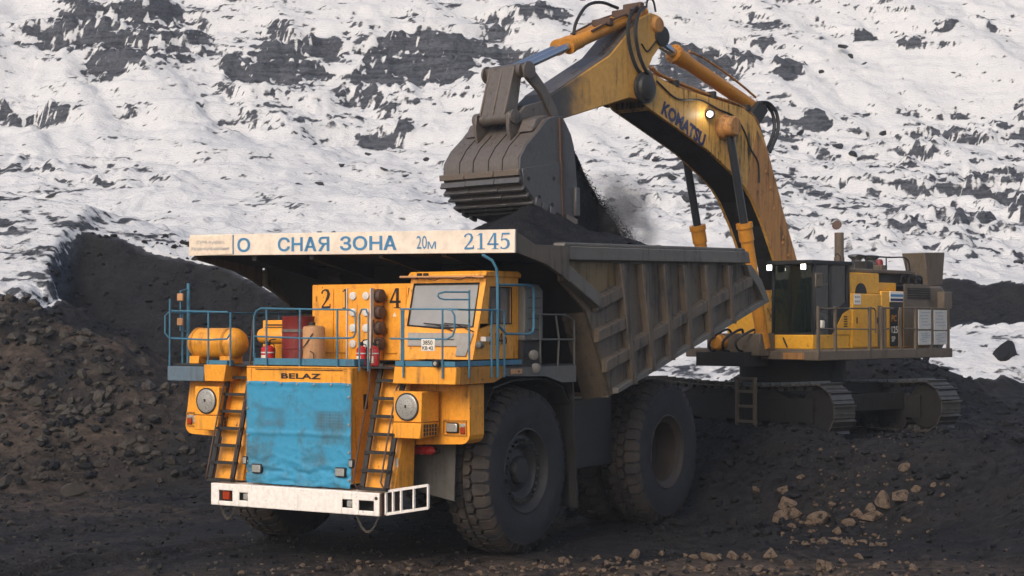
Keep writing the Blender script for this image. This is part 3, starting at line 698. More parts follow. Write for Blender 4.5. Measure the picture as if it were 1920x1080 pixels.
# ---- railings (each a part, each post a sub-part)
def rail(pts_list, posts, mat=M['blue'], r=.017, pr=.018):
    b = MB()
    for p in pts_list: b.tube(p, r, 7)
    o = b.build('railing', mat, TRUCK)
    for p in posts: MB().tube(p, pr, 7).build('post', mat, o)
    return o
y = -2.80
rail([[(-1.11, y, 3.62), (-1.11, y, 4.36), (-1.06, y, 4.46), (-.95, y, 4.51), (0, y, 4.49), (1.06, y, 4.475), (1.16, y, 4.44), (1.20, y, 4.35), (1.20, y, 4.08), (1.15, y, 3.99), (1.05, y, 3.975), (0, y, 3.97), (-1.11, y, 4.0)],
      [(1.28, y, 3.4), (1.28, y, 4.38), (1.33, y, 4.48), (1.42, y, 4.48), (1.47, y, 4.38), (1.47, y, 3.4)]],
     [[(x, y - .02, 3.40), (x, y - .02, 4.48)] for x in (-.80, -.03, .81)] + [[(-1.11, y + .02, 3.4), (-1.11, y + .02, 3.7)]])
rail([[(-1.80, -2.72, 4.445), (-3.18, -2.72, 4.475), (-3.28, -2.68, 4.45), (-3.30, -2.55, 4.44), (-3.30, 1.3, 4.44)],
      [(-1.74, -2.72, 4.40), (-1.74, -2.72, 4.05), (-1.82, -2.72, 3.95), (-2.26, -2.72, 3.93), (-3.20, -2.72, 3.955), (-3.29, -2.66, 3.96), (-3.30, -2.5, 3.96), (-3.30, 1.3, 3.96)],
      [(-3.28, -2.70, 4.45), (-3.34, -2.74, 4.38), (-3.34, -2.74, 4.05), (-3.28, -2.70, 3.97)]],
     [[(-2.26, -2.74, 3.40), (-2.26, -2.74, 4.46)], [(-1.74, -2.72, 3.45), (-1.74, -2.72, 4.44)], [(-3.22, -2.74, 3.40), (-3.22, -2.74, 4.70)], [(-3.30, -2.3, 3.44), (-3.30, -2.3, 4.44)], [(-3.30, -.9, 3.44), (-3.30, -.9, 4.44)], [(-3.30, .6, 3.44), (-3.30, .6, 4.44)]])
rail([[(1.95, y, 3.97), (3.12, y, 3.965), (3.22, y + .02, 4.02), (3.25, y + .04, 4.12), (3.25, y + .04, 4.36), (3.20, y + .02, 4.46), (3.10, y, 4.475), (2.15, y, 4.48)],
      [(3.10, y, 4.475), (3.27, y + .1, 4.47), (3.30, -2.5, 4.465), (3.30, -1.40, 4.47), (3.30, -1.28, 4.44), (3.30, -1.24, 4.35)]],
     [[(2.22, y, 3.30), (2.22, y, 4.48)], [(3.03, y, 3.30), (3.03, y, 4.48)], [(3.30, -2.38, 3.30), (3.30, -2.38, 4.80)], [(3.30, -1.66, 3.28), (3.30, -1.66, 4.47)], [(3.30, -1.24, 3.28), (3.30, -1.24, 4.36)], [(2.14, y + .06, 3.48), (2.14, y + .06, 4.46)]])
rail([[(3.25, -.2, 3.945), (3.25, 1.36, 3.93)], [(3.25, -.2, 4.40), (3.25, 1.0, 4.40), (3.25, 1.36, 4.30)]],
     [[(3.25, .10, 3.32), (3.25, .08, 4.40)], [(3.25, .72, 3.30), (3.25, .78, 3.95), (3.25, .66, 4.40)], [(3.25, 1.36, 3.2), (3.25, 1.36, 4.30)]], M['grey'], .018, .020)
# mirror arms
b = MB(); b.tube([(3.31, -1.48, 3.28), (3.31, -1.48, 5.0), (3.30, -1.50, 5.20), (3.26, -1.58, 5.34), (3.1, -1.66, 5.44)], .027, 7)
b.tube([(3.31, -1.45, 4.91), (3.31, -.42, 4.93), (3.31, -.28, 4.90), (3.31, -.24, 4.80), (3.31, -.24, 4.18), (3.31, -.28, 4.08), (3.31, -.42, 4.04), (3.31, -1.2, 4.05), (3.31, -1.45, 4.20)], .024, 7)
b.build('mirror_frame', M['blue'], TRUCK)
b = MB(); lp = [(3.30, -2.38, 4.77), (3.0, -2.70, 4.77), (2.93, -2.77, 4.74), (2.92, -2.78, 4.70), (2.95, -2.76, 4.66), (3.0, -2.70, 4.64), (3.30, -2.38, 4.64)]
b.tube(lp, .016, 6); b.build('mirror_loop', M['blue'], TRUCK)
b = MB(); b.tube([(-3.27, -2.17, 3.46), (-3.27, -2.17, 5.01)], .034, 8); b.tube([(-3.27, -2.17, 4.90), (-3.30, -2.36, 4.86), (-3.30, -2.36, 4.10), (-3.27, -2.2, 4.08)], .016, 6); pm = b.build('mirror_post', M['blue'], TRUCK)
for z in (4.74, 4.27): MB().box(-3.34, -3.20, -2.42, -2.38, z - .07, z + .07).build('mirror_pad', M['tan'], pm, bevel=.01)
# lamp on the toe board, lamps beside the tarp
MB().cyl((2.92, -2.74, 3.55), (2.92, -2.86, 3.55), .065, 14).build('work_lamp', M['black'], TRUCK)
MB().cyl((2.92, -2.86, 3.55), (2.92, -2.872, 3.55), .035, 12).build('lamp_lens', M['lamp'], TRUCK)

# ---- left deck: air tanks
b = MB(); prof = [(0, .02), (.03, .14), (.09, .24), (.17, .285), (.22, .29), (1.05, .29), (1.1, .285), (1.2, .23), (1.25, .13), (1.28, .02)]
AT = b.lathe(prof, (-3.12, -2.22, 3.86), (1, 0, 0), 28).build('air_tank', M['yel'], TRUCK)
for x in (-2.92, -2.15): MB().lathe([(-.03, .294), (-.03, .30), (.03, .30), (.03, .294)], (x, -2.22, 3.86), (1, 0, 0), 28).build('tank_strap', M['yel_dirty'], AT)
for x in (-2.9, -2.15): MB().box(x - .12, x + .12, -2.42, -2.02, 3.475, 3.62).build('tank_cradle', M['yel'], AT, bevel=.01)
MB().lathe([(0, .02), (.04, .13), (.1, .155), (.7, .155), (.78, .12), (.82, .02)], (-1.85, -1.75, 4.0), (1, 0, 0), 20).build('air_tank', M['yel'], TRUCK)
lb = MB().box(-2.2, -1.45, -1.25, -.8, 3.48, 4.30).build('louvred_box', M['yel'], TRUCK, bevel=.015)
for k in range(5): MB().box(-2.12, -1.53, -1.27, -1.25, 4.0 + k * .05, 4.02 + k * .05).build('louvre', M['ltdark'], lb)
MB().box(-2.3, -1.8, -2.74, -2.56, 3.475, 3.55).build('foot_plate', M['blue'], TRUCK)

# ---- electrical cabinet with doors, fleet number and brake resistor column
b = MB(); b.box(-1.03, 1.6, -1.20, .2, 3.55, 4.97); CAB = b.build('electrical_cabinet', M['yel'], TRUCK, bevel=.015)
for x0, x1 in ((-.95, -.51), (-.485, -.02), (.68, 1.16)): MB().box(x0, x1, -1.222, -1.20, 3.68, 4.90).build('cabinet_door', M['yel'], CAB, bevel=.008)
for x in (-.90, .74): 
    for z in (4.7, 4.1): MB().box(x - .012, x + .012, -1.24, -1.222, z - .05, z + .05).build('hinge', M['yel_dirty'], CAB)
RC = MB().box(.135, .66, -1.62, -1.225, 3.55, 4.87).build('resistor_column', M['yel'], TRUCK, bevel=.008)
for x in (.117, .661): MB().box(x, x + .018, -1.65, -1.55, 3.54, 4.88).build('edge_strip', M['pale'], RC)
for z in (4.74, 4.44, 4.15, 3.86):
    for x in (.262, .56): MB().lathe([(0, .075), (.03, .072), (.035, .06), (.035, .001)], (x, -1.62, z), (0, -1, 0), 18).build('resistor_disc', M['pale'], RC)
    MB().lathe([(0, .13), (.10, .12), (.13, .05), (.13, .001)], (.66, -1.40, z), (1, 0, 0), 16).build('side_bulge', M['rust'], RC)

# serif numerals from polygons
def vstroke(b, pts, ws):
    n = len(pts); L = []; Rr = []
    for i in range(n):
        d = V(*pts[min(i + 1, n - 1)], 0) - V(*pts[max(i - 1, 0)], 0); d.normalize(); p = V(*pts[i], 0); nn = V(-d.y, d.x, 0) * ws[i] / 2
        L.append(p + nn); Rr.append(p - nn)
    b.add(L + Rr, [(i, i + 1, n + i + 1, n + i) for i in range(n - 1)])
def rect(b, x0, x1, y0, y1): b.add([(x0, y0, 0), (x1, y0, 0), (x1, y1, 0), (x0, y1, 0)], [(0, 1, 2, 3)])
def numeral(ch, w, h, heavy=1.):
    b = MB(); k = heavy
    if ch == '1': rect(b, .40, .40 + .2 * k, 0, 1.4); rect(b, .18, .86, 0, .07); b.add([(.14, 1.17, 0), (.40, 1.24, 0), (.40, 1.40, 0)], [(0, 1, 2)])
    elif ch == '4': rect(b, .58, .58 + .19 * k, 0, 1.4); rect(b, .40, .98, 0, .065); rect(b, .0, 1.0, .36, .36 + .13 * k); vstroke(b, [(.60, 1.38), (.07, .44)], [.10 * k, .10 * k])
    elif ch == '5':
        rect(b, .22, .90, 1.25, 1.4); vstroke(b, [(.27, 1.3), (.19, .72)], [.08 * k, .07 * k])
        vstroke(b, [(.19, .74), (.36, .86), (.60, .84), (.78, .68), (.82, .45), (.74, .20), (.54, .06), (.30, .05), (.12, .15)], [.05, .10, .16 * k, .20 * k, .22 * k, .19 * k, .12, .09, .19])
    else:
        vstroke(b, [(.10, 1.08), (.20, 1.27), (.42, 1.36), (.66, 1.28), (.76, 1.05), (.68, .80), (.45, .48), (.10, .10)], [.17, .12, .10, .17 * k, .21 * k, .19 * k, .13, .09])
        vstroke(b, [(.08, .085), (.5, .085), (.90, .11)], [.17, .17, .16]); rect(b, .84, .93, .1, .34)
    me = b.mesh('numeral')
    for v in me.vertices: v.co = (v.co.x * w, v.co.y * h / 1.4, 0)
    return me
for ch, x in (('2', -.80), ('1', -.33), ('4', .80), ('5', 1.17)):
    place_flat(numeral(ch, .25, .37, 1.35), 'numeral', M['ltdark'], (x, -1.224, 4.515), (1, 0, 0), (0, 0, 1), CAB, .004)
tri = MB().add([(0, 0, 0), (.09, 0, 0), (.045, .09, 0)], [(0, 1, 2)]).mesh('t'); place_flat(tri, 'warning_sign', M['cream2'], (.87, -1.223, 4.36), (1, 0, 0), (0, 0, 1), CAB, .004)

# ---- driver's cab
def cf(z): return -1.45 - (5.03 - z) * .315              # sloping front plane
X0, X1, YB = 1.44, 3.06, -.37
def fpan(b, poly, t=.05):
    """panel in the sloping front plane from (x, z) corners"""
    a = [(x, cf(z), z) for x, z in poly]; c = [(x, cf(z) + t, z) for x, z in poly]; n = len(poly)
    b.add(a + c, [tuple(range(n)), tuple(range(n, 2 * n))[::-1]] + [(i, (i + 1) % n, n + (i + 1) % n, n + i) for i in range(n)])
b = MB()
fpan(b, [(X0, 3.6), (X1, 3.6), (X1, 4.17), (2.32, 4.13), (X0, 4.19)]); fpan(b, [(X0, 4.955), (X1, 4.955), (X1, 5.06), (X0, 5.06)])
fpan(b, [(X0, 4.19), (1.55, 4.19), (1.53, 4.955), (X0, 4.955)]); fpan(b, [(2.95, 4.16), (X1, 4.17), (X1, 4.955), (2.93, 4.955)])
b.prism([(cf(3.6) + .05, 3.6), (YB, 3.6), (YB, 4.23), (-.60, 4.23), (-1.20, 4.23), (cf(4.23) + .05, 4.13)], 'x', X1 - .05, X1)     # side below the window
b.prism([(cf(4.88) + .05, 4.88), (YB, 4.88), (YB, 5.06), (cf(5.06) + .05, 5.06)], 'x', X1 - .05, X1)
b.box(X1 - .05, X1, -.62, YB, 4.23, 4.88)
b.prism([(cf(4.23) + .05, 4.23), (-1.40, 4.23), (-1.33, 4.88), (cf(4.88) + .05, 4.88)], 'x', X1 - .05, X1)
b.prism([(cf(3.6) + .05, 3.6), (YB, 3.6), (YB, 5.06), (cf(5.06) + .05, 5.06)], 'x', X0, X0 + .05); b.box(X0 + .05, X1 - .05, YB - .05, YB, 3.6, 5.06); b.box(X0 + .05, X1 - .05, -1.75, YB - .05, 3.6, 3.65)
DC = b.build('driver_cab', M['yel'], TRUCK)
b = MB(); b.prism([(-1.52, 5.06), (-1.54, 5.10), (-1.46, 5.165), (-.4, 5.18), (-.30, 5.14), (-.30, 5.06)], 'x', X0 - .02, X1 + .03)
roof = b.build('cab_roof', M['yel'], DC, bevel=.03, seg=2)
MB().tube([(1.30, -1.60, 5.075), (3.08, -1.56, 5.055)], .020, 7).build('lamp_rod', M['tan'], DC)
rnd = random.Random(5)
pts = [(1.62 + i * .11, -1.585, 5.03 + .035 * math.sin(i * 1.3) + rnd.uniform(-.015, .015)) for i in range(13)]
MB().tube(pts, .008, 5).build('loose_wire', M['ltdark'], DC)
for x in (1.70, 1.84): MB().box(x - .04, x + .04, -1.60, -1.53, 5.08, 5.14).build('lamp_bracket', M['ltdark'], DC, bevel=.01)
wp = [(1.55, 4.20), (2.32, 4.145), (2.95, 4.175), (2.93, 4.945), (1.53, 4.945)]
gb = MB(); gb.add([(x, cf(z) + .02, z) for x, z in wp], [(0, 1, 2, 3, 4)]); gb.build('windshield', M['glass'], DC)
sb = MB(); ring = [V(x, cf(z) - .006, z) for x, z in wp]; sb.tube(ring, .018, 6, closed=True); sb.build('window_seal', M['black'], DC)
gb = MB(); gb.add([(X1 - .02, -1.39, 4.24), (X1 - .02, -.63, 4.24), (X1 - .02, -.63, 4.87), (X1 - .02, -1.33, 4.87)], [(0, 1, 2, 3)]); gb.build('side_window', M['glass_dark'], DC)
sb = MB(); sb.tube([(X1 + .004, -1.40, 4.23), (X1 + .004, -.62, 4.23), (X1 + .004, -.62, 4.88), (X1 + .004, -1.33, 4.88)], .016, 6, closed=True); sb.tube([(X1, -1.02, 4.24), (X1, -1.02, 4.87)], .012, 6); sb.build('window_frame', M['black'], DC)
for x, dx in ((2.62, -.42), (3.02, -.38)):
    p0 = (x - .02, cf(4.09) - .03, 4.09); p1 = (x + dx, cf(4.20) - .05, 4.21); p2 = (x + dx - .28, cf(4.23) - .04, 4.235); p3 = (x + dx + .25, cf(4.20) - .04, 4.20)
    MB().tube([p0, p1], .010, 5).tube([p2, p3], .013, 5).build('wiper', M['ltdark'], DC)
b = MB(); fpan(b, [(1.64, 3.83), (2.70, 3.83), (2.70, 3.66), (2.92, 3.66), (3.0, 4.06), (1.60, 4.07)], .03); 
for i, v in enumerate(b.v): b.v[i] = (v[0], v[1] - .035, v[2])
b.build('front_panel', M['pgrey'], DC, bevel=.008)
for z in (3.95,): MB().box(1.66, 2.62, cf(z) - .05, cf(z) - .035, z - .006, z + .006).build('panel_crease', M['ltdark'], DC)
# number plate hung on the rail
PL = MB().box(2.62, 2.90, -2.845, -2.83, 3.76, 3.965).build('number_plate', M['plate'], TRUCK, bevel=.01)
place_flat(text_mesh('3850', .075, .012, width=.20), 'plate_text', M['ltdark'], (2.66, -2.847, 3.868), (1, 0, 0), (0, 0, 1), PL, .003)
place_flat(text_mesh('KB 42', .062, .012, width=.22), 'plate_text', M['ltdark'], (2.65, -2.847, 3.782), (1, 0, 0), (0, 0, 1), PL, .003)
for ch, y in (('2', -1.38), ('1', -1.20), ('4', -1.04), ('5', -.90)):
    place_flat(numeral(ch, .14, .20, 1.35), 'numeral', M['ltdark'], (X1, y, 3.86), (0, 1, 0), (0, 0, 1), DC, .004)
# grey cooling cabinet behind the cab, with ribs
b = MB(); b.prism([(2.86, 3.92), (3.20, 3.92), (3.20, 4.84), (3.12, 4.95), (2.96, 4.97), (2.86, 4.9)], 'y', -.365, .28)
GB = b.build('cooling_cabinet', M['grey'], TRUCK, bevel=.02, seg=2)
for z in (4.12, 4.32, 4.52, 4.70): MB().box(3.20, 3.212, -.25, .18, z - .008, z + .008).build('louvre', M['dark'], GB)
MB().box(2.9, 3.16, -.36, .2, 3.476, 3.915).build('cabinet_base', M['dark'], TRUCK)
for z in (3.66, 3.42): MB().lathe([(0, .095), (.06, .09), (.075, .06), (.08, .001)], (3.27, -.18 + (3.66 - z) * .3, z), (.6, -.8, 0), 16).build('side_lamp', M['grey'], TRUCK)
MB().box(3.07, 3.18, -1.66, -1.52, 3.92, 4.0).build('junction_box', M['pale'], TRUCK); MB().lathe([(0, .07), (.1, .06), (.12, .001)], (3.12, -1.72, 3.86), (0, -1, 0), 12).build('horn', M['grey'], TRUCK)
# seat and wheel inside
MB().box(2.05, 2.6, -1.0, -.5, 3.65, 4.05).box(2.08, 2.57, -.62, -.48, 4.05, 4.75).build('driver_seat', M['black'], DC, bevel=.05, seg=2)
b = MB(); b.tube([V(2.32, -1.42, 4.22) + V(math.cos(a), .35 * math.sin(a), .93 * math.sin(a)) * .2 for a in [k * math.pi / 8 for k in range(16)]], .016, 6, closed=True); b.tube([(2.32, -1.42, 4.22), (2.32, -1.56, 3.9)], .03, 6); b.build('steering_wheel', M['black'], DC)
MB().box(1.52, 2.98, -1.72, -1.45, 3.66, 4.10).build('dashboard', M['grey'], DC, bevel=.03)

# ---- dump body
def fl(y): return 2.86 + (y - 2.4) * .2507
side = [(.36, 5.50), (8.66, 5.70), (8.86, 5.56), (9.42, 5.24), (9.90, 4.74), (2.42, 2.86), (1.74, 3.95), (1.34, 4.50), (.40, 5.02)]
b = MB()
for s in (-1, 1): b.prism(side, 'x', s * 3.44, s * 3.50)
# floor and front wall
b.prism([(2.36, 2.80), (9.90, 4.68), (9.90, 4.78), (2.42, 2.92)], 'x', -3.44, 3.44)
fw = [(2.42, 2.86), (1.74, 3.95), (1.34, 4.50), (.40, 5.36)]
DB = b.build('dump_body', M['body'], TRUCK); b = MB()
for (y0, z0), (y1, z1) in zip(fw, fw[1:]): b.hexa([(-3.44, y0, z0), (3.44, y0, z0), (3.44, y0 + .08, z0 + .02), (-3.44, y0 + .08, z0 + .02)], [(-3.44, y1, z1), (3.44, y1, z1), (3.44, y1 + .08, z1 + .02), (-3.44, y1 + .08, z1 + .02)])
b.build('front_wall', M['dark'], DB)  # near-black colour stands for the shade under the canopy
for s in (-1, 1):
    # bottom-front corner plates
    MB().hexa([(s * 3.46, 2.38, 2.84), (s * 3.46, 1.36, 4.44), (s * 3.0, 1.30, 4.40), (s * 2.9, 2.32, 2.74)], [(s * 3.44, 2.44, 2.86), (s * 3.44, 1.42, 4.46), (s * 3.0, 1.42, 4.44), (s * 2.9, 2.42, 2.80)]).build('corner_plate', M['body'], DB)
    MB().prism([(.36, 5.40), (8.72, 5.60), (8.62, 5.86), (.36, 5.66)], 'x', s * 3.50, s * 3.67).prism([(.36, 5.66), (8.62, 5.86), (8.50, 5.93), (.40, 5.73)], 'x', s * 3.36, s * 3.61).build('top_rail', M['body_worn'], DB, bevel=.02, seg=2)
    ribs = [((2.57, 5.40), (3.17, 3.03)), ((3.49, 5.42), (4.0, 3.27)), ((4.47, 5.44), (4.86, 3.48)), ((5.37, 5.46), (5.77, 3.70)), ((6.42, 5.49), (6.79, 3.95)), ((7.62, 5.52), (7.94, 4.24))]
    for (ya, za), (yb, zb_) in ribs:
        MB().hexa([(s * 3.50, ya - .10, za), (s * 3.65, ya - .075, za), (s * 3.65, ya + .075, za), (s * 3.50, ya + .10, za)], [(s * 3.50, yb - .12, zb_), (s * 3.64, yb - .085, zb_), (s * 3.64, yb + .085, zb_), (s * 3.50, yb + .12, zb_)]).build('side_rib', M['body'], DB, bevel=.012)
    ry = [((a[0] * (1 - t) + c[0] * t)) for (a, c) in ribs for t in (.5,)]
    def strg(ya, za, yb, zb_, w, mat='body', d=.125):
        MB().hexa([(s * 3.50, ya, za - w / 2), (s * 3.50 + s * d, ya, za - w / 2 + .03), (s * 3.50 + s * d, ya, za + w / 2 - .05), (s * 3.50, ya, za + w / 2)], [(s * 3.50, yb, zb_ - w / 2), (s * 3.50 + s * d, yb, zb_ - w / 2 + .03), (s * 3.50 + s * d, yb, zb_ + w / 2 - .05), (s * 3.50, yb, zb_ + w / 2)]).build('side_stringer', M[mat], DB, bevel=.01)
    line = lambda yy: 3.80 + (yy - 3.16) * .2455
    def ry_at(r, z): (ya, za), (yb, zb_) = r; t = (za - z) / (za - zb_); return ya + (yb - ya) * t
    cuts = [ry_at(r, line(ry_at(r, 4.5))) for r in ribs]
    for a, c in zip(cuts, cuts[1:]): strg(a + .10, line(a + .1), c - .10, line(c - .1), .30)
    strg(cuts[-1] + .1, line(cuts[-1] + .1), 8.95, line(8.95), .30)
    strg(1.62, 4.60, 2.66, 4.86, .29); strg(1.66, 4.00, 2.82, 4.26, .29); strg(1.98, 3.42, 2.98, 3.66, .29)
    # diagonal stiffener behind the canopy, bottom flange, tail plate
    MB().hexa([(s * 3.50, .42, 5.02), (s * 3.66, .42, 5.04), (s * 3.66, .42, 5.33), (s * 3.50, .42, 5.36)], [(s * 3.50, 1.64, 4.50), (s * 3.66, 1.62, 4.54), (s * 3.66, 1.68, 4.80), (s * 3.50, 1.68, 4.84)]).build('front_stiffener', M['body_worn'], DB, bevel=.015)
    MB().hexa([(s * 3.50, 2.42, 2.86), (s * 3.62, 2.46, 2.88), (s * 3.62, 2.46, 2.98), (s * 3.50, 2.42, 3.0)], [(s * 3.50, 9.88, 4.735), (s * 3.62, 9.86, 4.735), (s * 3.62, 9.80, 4.84), (s * 3.50, 9.80, 4.86)]).build('bottom_flange', M['body_worn'], DB, bevel=.01)
    MB().prism([(8.62, 5.55), (8.86, 5.57), (9.43, 5.25), (9.92, 4.74), (9.60, 4.72), (9.22, 5.08), (8.75, 5.35)], 'x', s * 3.50, s * 3.63).build('tail_plate', M['body_worn'], DB, bevel=.012)
    MB().prism([(.50, 5.38), (2.44, 5.41), (2.52, 5.0), (1.74, 4.80)], 'x', s * 3.495, s * 3.506).build('front_skin', M['ochre'], DB)
    for y in (6.2, 7.3, 8.2): MB().box(s * 2.6 - .12, s * 2.6 + .12, y - .08, y + .08, fl(y) - .30, fl(y) - .05).build('floor_bracket', M['body'], DB)
# canopy over the cab
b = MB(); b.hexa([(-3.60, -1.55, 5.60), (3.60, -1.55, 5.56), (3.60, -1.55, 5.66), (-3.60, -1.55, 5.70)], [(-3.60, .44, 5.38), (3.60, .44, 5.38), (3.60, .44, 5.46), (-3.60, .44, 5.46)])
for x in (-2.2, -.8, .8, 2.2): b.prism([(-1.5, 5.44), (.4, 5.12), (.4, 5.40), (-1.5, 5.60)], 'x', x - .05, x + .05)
b.build('canopy', M['black'], DB); b = MB()  # coloured black to paint in the shade of its underside
for s in (-1, 1): MB().prism([(-1.56, 5.50), (-.4, 5.30), (.20, 5.10), (.43, 4.99), (.43, 5.66), (-.80, 5.64), (-1.56, 5.88)], 'x', s * 3.60, s * 3.68).build('canopy_side', M['body'], DB)
for s in (-1, 1):   # struts seen under the canopy
    MB().bar((s * 1.5, .1, 5.2), (s * 1.5, 1.6, 3.7), .3, .12).build('canopy_strut', M['dark'], DB)
# lettered board on the canopy edge
SL = -.0145
def bz(x, z): return z + SL * x
BO = MB().hexa([(-3.74, -1.62, bz(-3.74, 5.515)), (3.75, -1.62, bz(3.75, 5.515)), (3.75, -1.57, bz(3.75, 5.515)), (-3.74, -1.57, bz(-3.74, 5.515))], [(-3.74, -1.62, bz(-3.74, 5.925)), (3.75, -1.62, bz(3.75, 5.925)), (3.75, -1.57, bz(3.75, 5.925)), (-3.74, -1.57, bz(-3.74, 5.925))]).build('warning_board', M['cream'], TRUCK, bevel=.006)
ex = V(1, 0, SL).normalized(); ez = V(0, 0, 1)
for body, xa, xb, zl, h, bold, mat in (('О', -2.52, -2.20, 5.575, .275, .022, 'ltblue'), ('СН', -1.52, -.92, 5.578, .27, .022, 'ltblue'), ('ЗОН', -.045, .92, 5.585, .265, .022, 'ltblue'), ('20', 1.68, 1.905, 5.60, .235, .0, 'ltblue'), ('м', 1.92, 2.10, 5.60, .13, .0, 'ltblue')):
    place_flat(text_mesh(body, h, bold, width=xb - xa), 'lettering', M[mat], (xa, -1.622, bz(xa, zl)), ex, ez, BO, .005)
def letter(ch, w, h):
    b = MB(); q = lambda pts, z=0: b.add([(x, y, z) for x, y in pts], [tuple(range(len(pts)))])
    if ch == 'A': q([(0, 0), (.24, 0), (.62, 1.4), (.38, 1.4)]); q([(.76, 0), (1, 0), (.62, 1.4), (.38, 1.4)], .0006); q([(.22, .34), (.78, .34), (.73, .54), (.27, .54)], .0012)
    else:
        q([(.74, 0), (.98, 0), (.98, 1.4), (.74, 1.4)]); q([(.36, 1.2), (.75, 1.2), (.75, 1.4), (.36, 1.4)], .0006); q([(.36, .60), (.75, .60), (.75, .80), (.36, .80)], .0006); q([(0, 0), (.27, 0), (.64, .66), (.38, .66)], .0012)
        vstroke(b, [(.40, 1.30), (.22, 1.24), (.13, 1.0), (.22, .76), (.40, .70)], [.2, .22, .23, .22, .2])
    me = b.mesh('letter')
    for v in me.vertices: v.co = (v.co.x * w, v.co.y * h / 1.4, v.co.z)
    return me
for ch, xa, xb, zl, h in (('A', -.885, -.59, 5.578, .27), ('R', -.555, -.285, 5.578, .27), ('A', .945, 1.24, 5.585, .265)): place_flat(letter(ch, xb - xa, h), 'lettering', M['ltblue'], (xa, -1.622, bz(xa, zl)), ex, ez, BO, .005)
for i, ch in enumerate('2145'): place_flat(numeral(ch, .235, .285, 1.1), 'numeral', M['ltblue'], (2.69 + i * .248, -1.622, bz(2.69 + i * .248, 5.582)), ex, ez, BO, .005)
SG = MB().hexa([(-3.74, -1.64, bz(-3.74, 5.51)), (-2.63, -1.64, bz(-2.63, 5.54)), (-2.63, -1.622, bz(-2.63, 5.54)), (-3.74, -1.622, bz(-3.74, 5.51))], [(-3.74, -1.64, bz(-3.74, 5.87)), (-2.63, -1.64, bz(-2.63, 5.91)), (-2.63, -1.622, bz(-2.63, 5.91)), (-3.74, -1.622, bz(-3.74, 5.87))]).build('sign_plate', M['cream2'], BO)
place_flat(text_mesh('СУЭК-Кузбасс', .085, .0, width=.72), 'lettering', M['ltpale'], (-3.54, -1.642, bz(-3.54, 5.72)), ex, ez, SG, .004)
place_flat(text_mesh('Разрезоуправление', .085, .0, width=.97), 'lettering', M['ltpale'], (-3.67, -1.642, bz(-3.67, 5.60)), ex, ez, SG, .004)
MB().box(-2.625, -2.61, -1.626, -1.62, bz(-2.6, 5.53), bz(-2.6, 5.91)).build('sign_edge', M['ltblue'], SG)

# ================================================================== THE EXCAVATOR  (x: its left, y: back, z: up)
EX, EY, EZ, ER = 7.2, 44.0, 1.5, -43.
EXC = empty('excavator', (EX, EY, EZ), ER, 'yellow crawler excavator with raised boom tipping its bucket over the truck', 'excavator')
M['ey'] = grimy('excavator_yellow', (.60, .33, .075), dirt=(.055, .040, .026), amount=.72, rough=.55, rust=.6, scale=1.0, streak=1.1)
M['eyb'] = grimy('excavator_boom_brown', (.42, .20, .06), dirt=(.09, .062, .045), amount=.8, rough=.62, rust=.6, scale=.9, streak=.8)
M['eor'] = grimy('cylinder_orange', (.52, .215, .025), dirt=(.09, .05, .022), amount=.45, rough=.5, rust=.4, scale=2)
M['ehy'] = grimy('house_yellow', (.68, .34, .03), dirt=(.12, .07, .03), amount=.42, rough=.5, rust=.3, scale=1.4)
M['chrome'] = flat('rod_chrome', (.42, .47, .56), .22, metal=.85, var=.1)
M['rodk'] = flat('rod_dark', (.045, .05, .06), .3, metal=.5)
M['bucket'] = grimy('bucket_steel', (.135, .115, .103), dirt=(.052, .046, .043), amount=.6, rough=.5, rust=.5, scale=1.8, metal=.3, streak=.7)
M['bktside'] = grimy('bucket_side_steel', (.105, .102, .105), dirt=(.042, .04, .04), amount=.5, rough=.5, rust=.2, scale=1.8, metal=.3)
M['steelbr'] = grimy('worn_edge', (.20, .16, .13), dirt=(.06, .05, .045), amount=.5, rough=.42, metal=.5, scale=5)
M['tracksteel'] = grimy('track_steel', (.10, .095, .09), dirt=(.028, .026, .025), amount=.55, rough=.42, metal=.6, scale=4)
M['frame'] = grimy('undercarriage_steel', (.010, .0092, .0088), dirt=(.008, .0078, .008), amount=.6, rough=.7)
M['ebr'] = grimy('panel_dust', (.125, .098, .072), dirt=(.06, .05, .042), amount=.6, rough=.65, scale=1.8)
M['eglass'] = glass('operator_glass', (.14, .20, .17), .5, .03, (.012, .020, .018))
M['notice'] = grimy('notice_white', (.46, .45, .43), dirt=(.14, .12, .10), amount=.5, rough=.6, scale=3)
M['lit'] = emis('lit_lamp', (1, .97, .90, 1), 5.)
def lamp_light(x, y, z, e):
    L = bpy.data.lights.new('work_lamp_light', 'POINT'); L.energy = e; L.shadow_soft_size = .05; L.color = (1, .93, .8)
    o = bpy.data.objects.new('work_lamp_light', L); COL.objects.link(o); o.parent = EXC; o.location = (x, y, z)

def crom(pts, k=5):
    P = [V(p) for p in pts]; P = [P[0] * 2 - P[1]] + P + [P[-1] * 2 - P[-2]]; out = []
    for i in range(1, len(P) - 2):
        for j in range(k):
            t = j / k; a, b_, c, d = P[i - 1:i + 3]
            out.append(.5 * (2 * b_ + (c - a) * t + (2 * a - 5 * b_ + 4 * c - d) * t * t + (3 * b_ - a - 3 * c + d) * t ** 3))
    return out + [P[-2]]
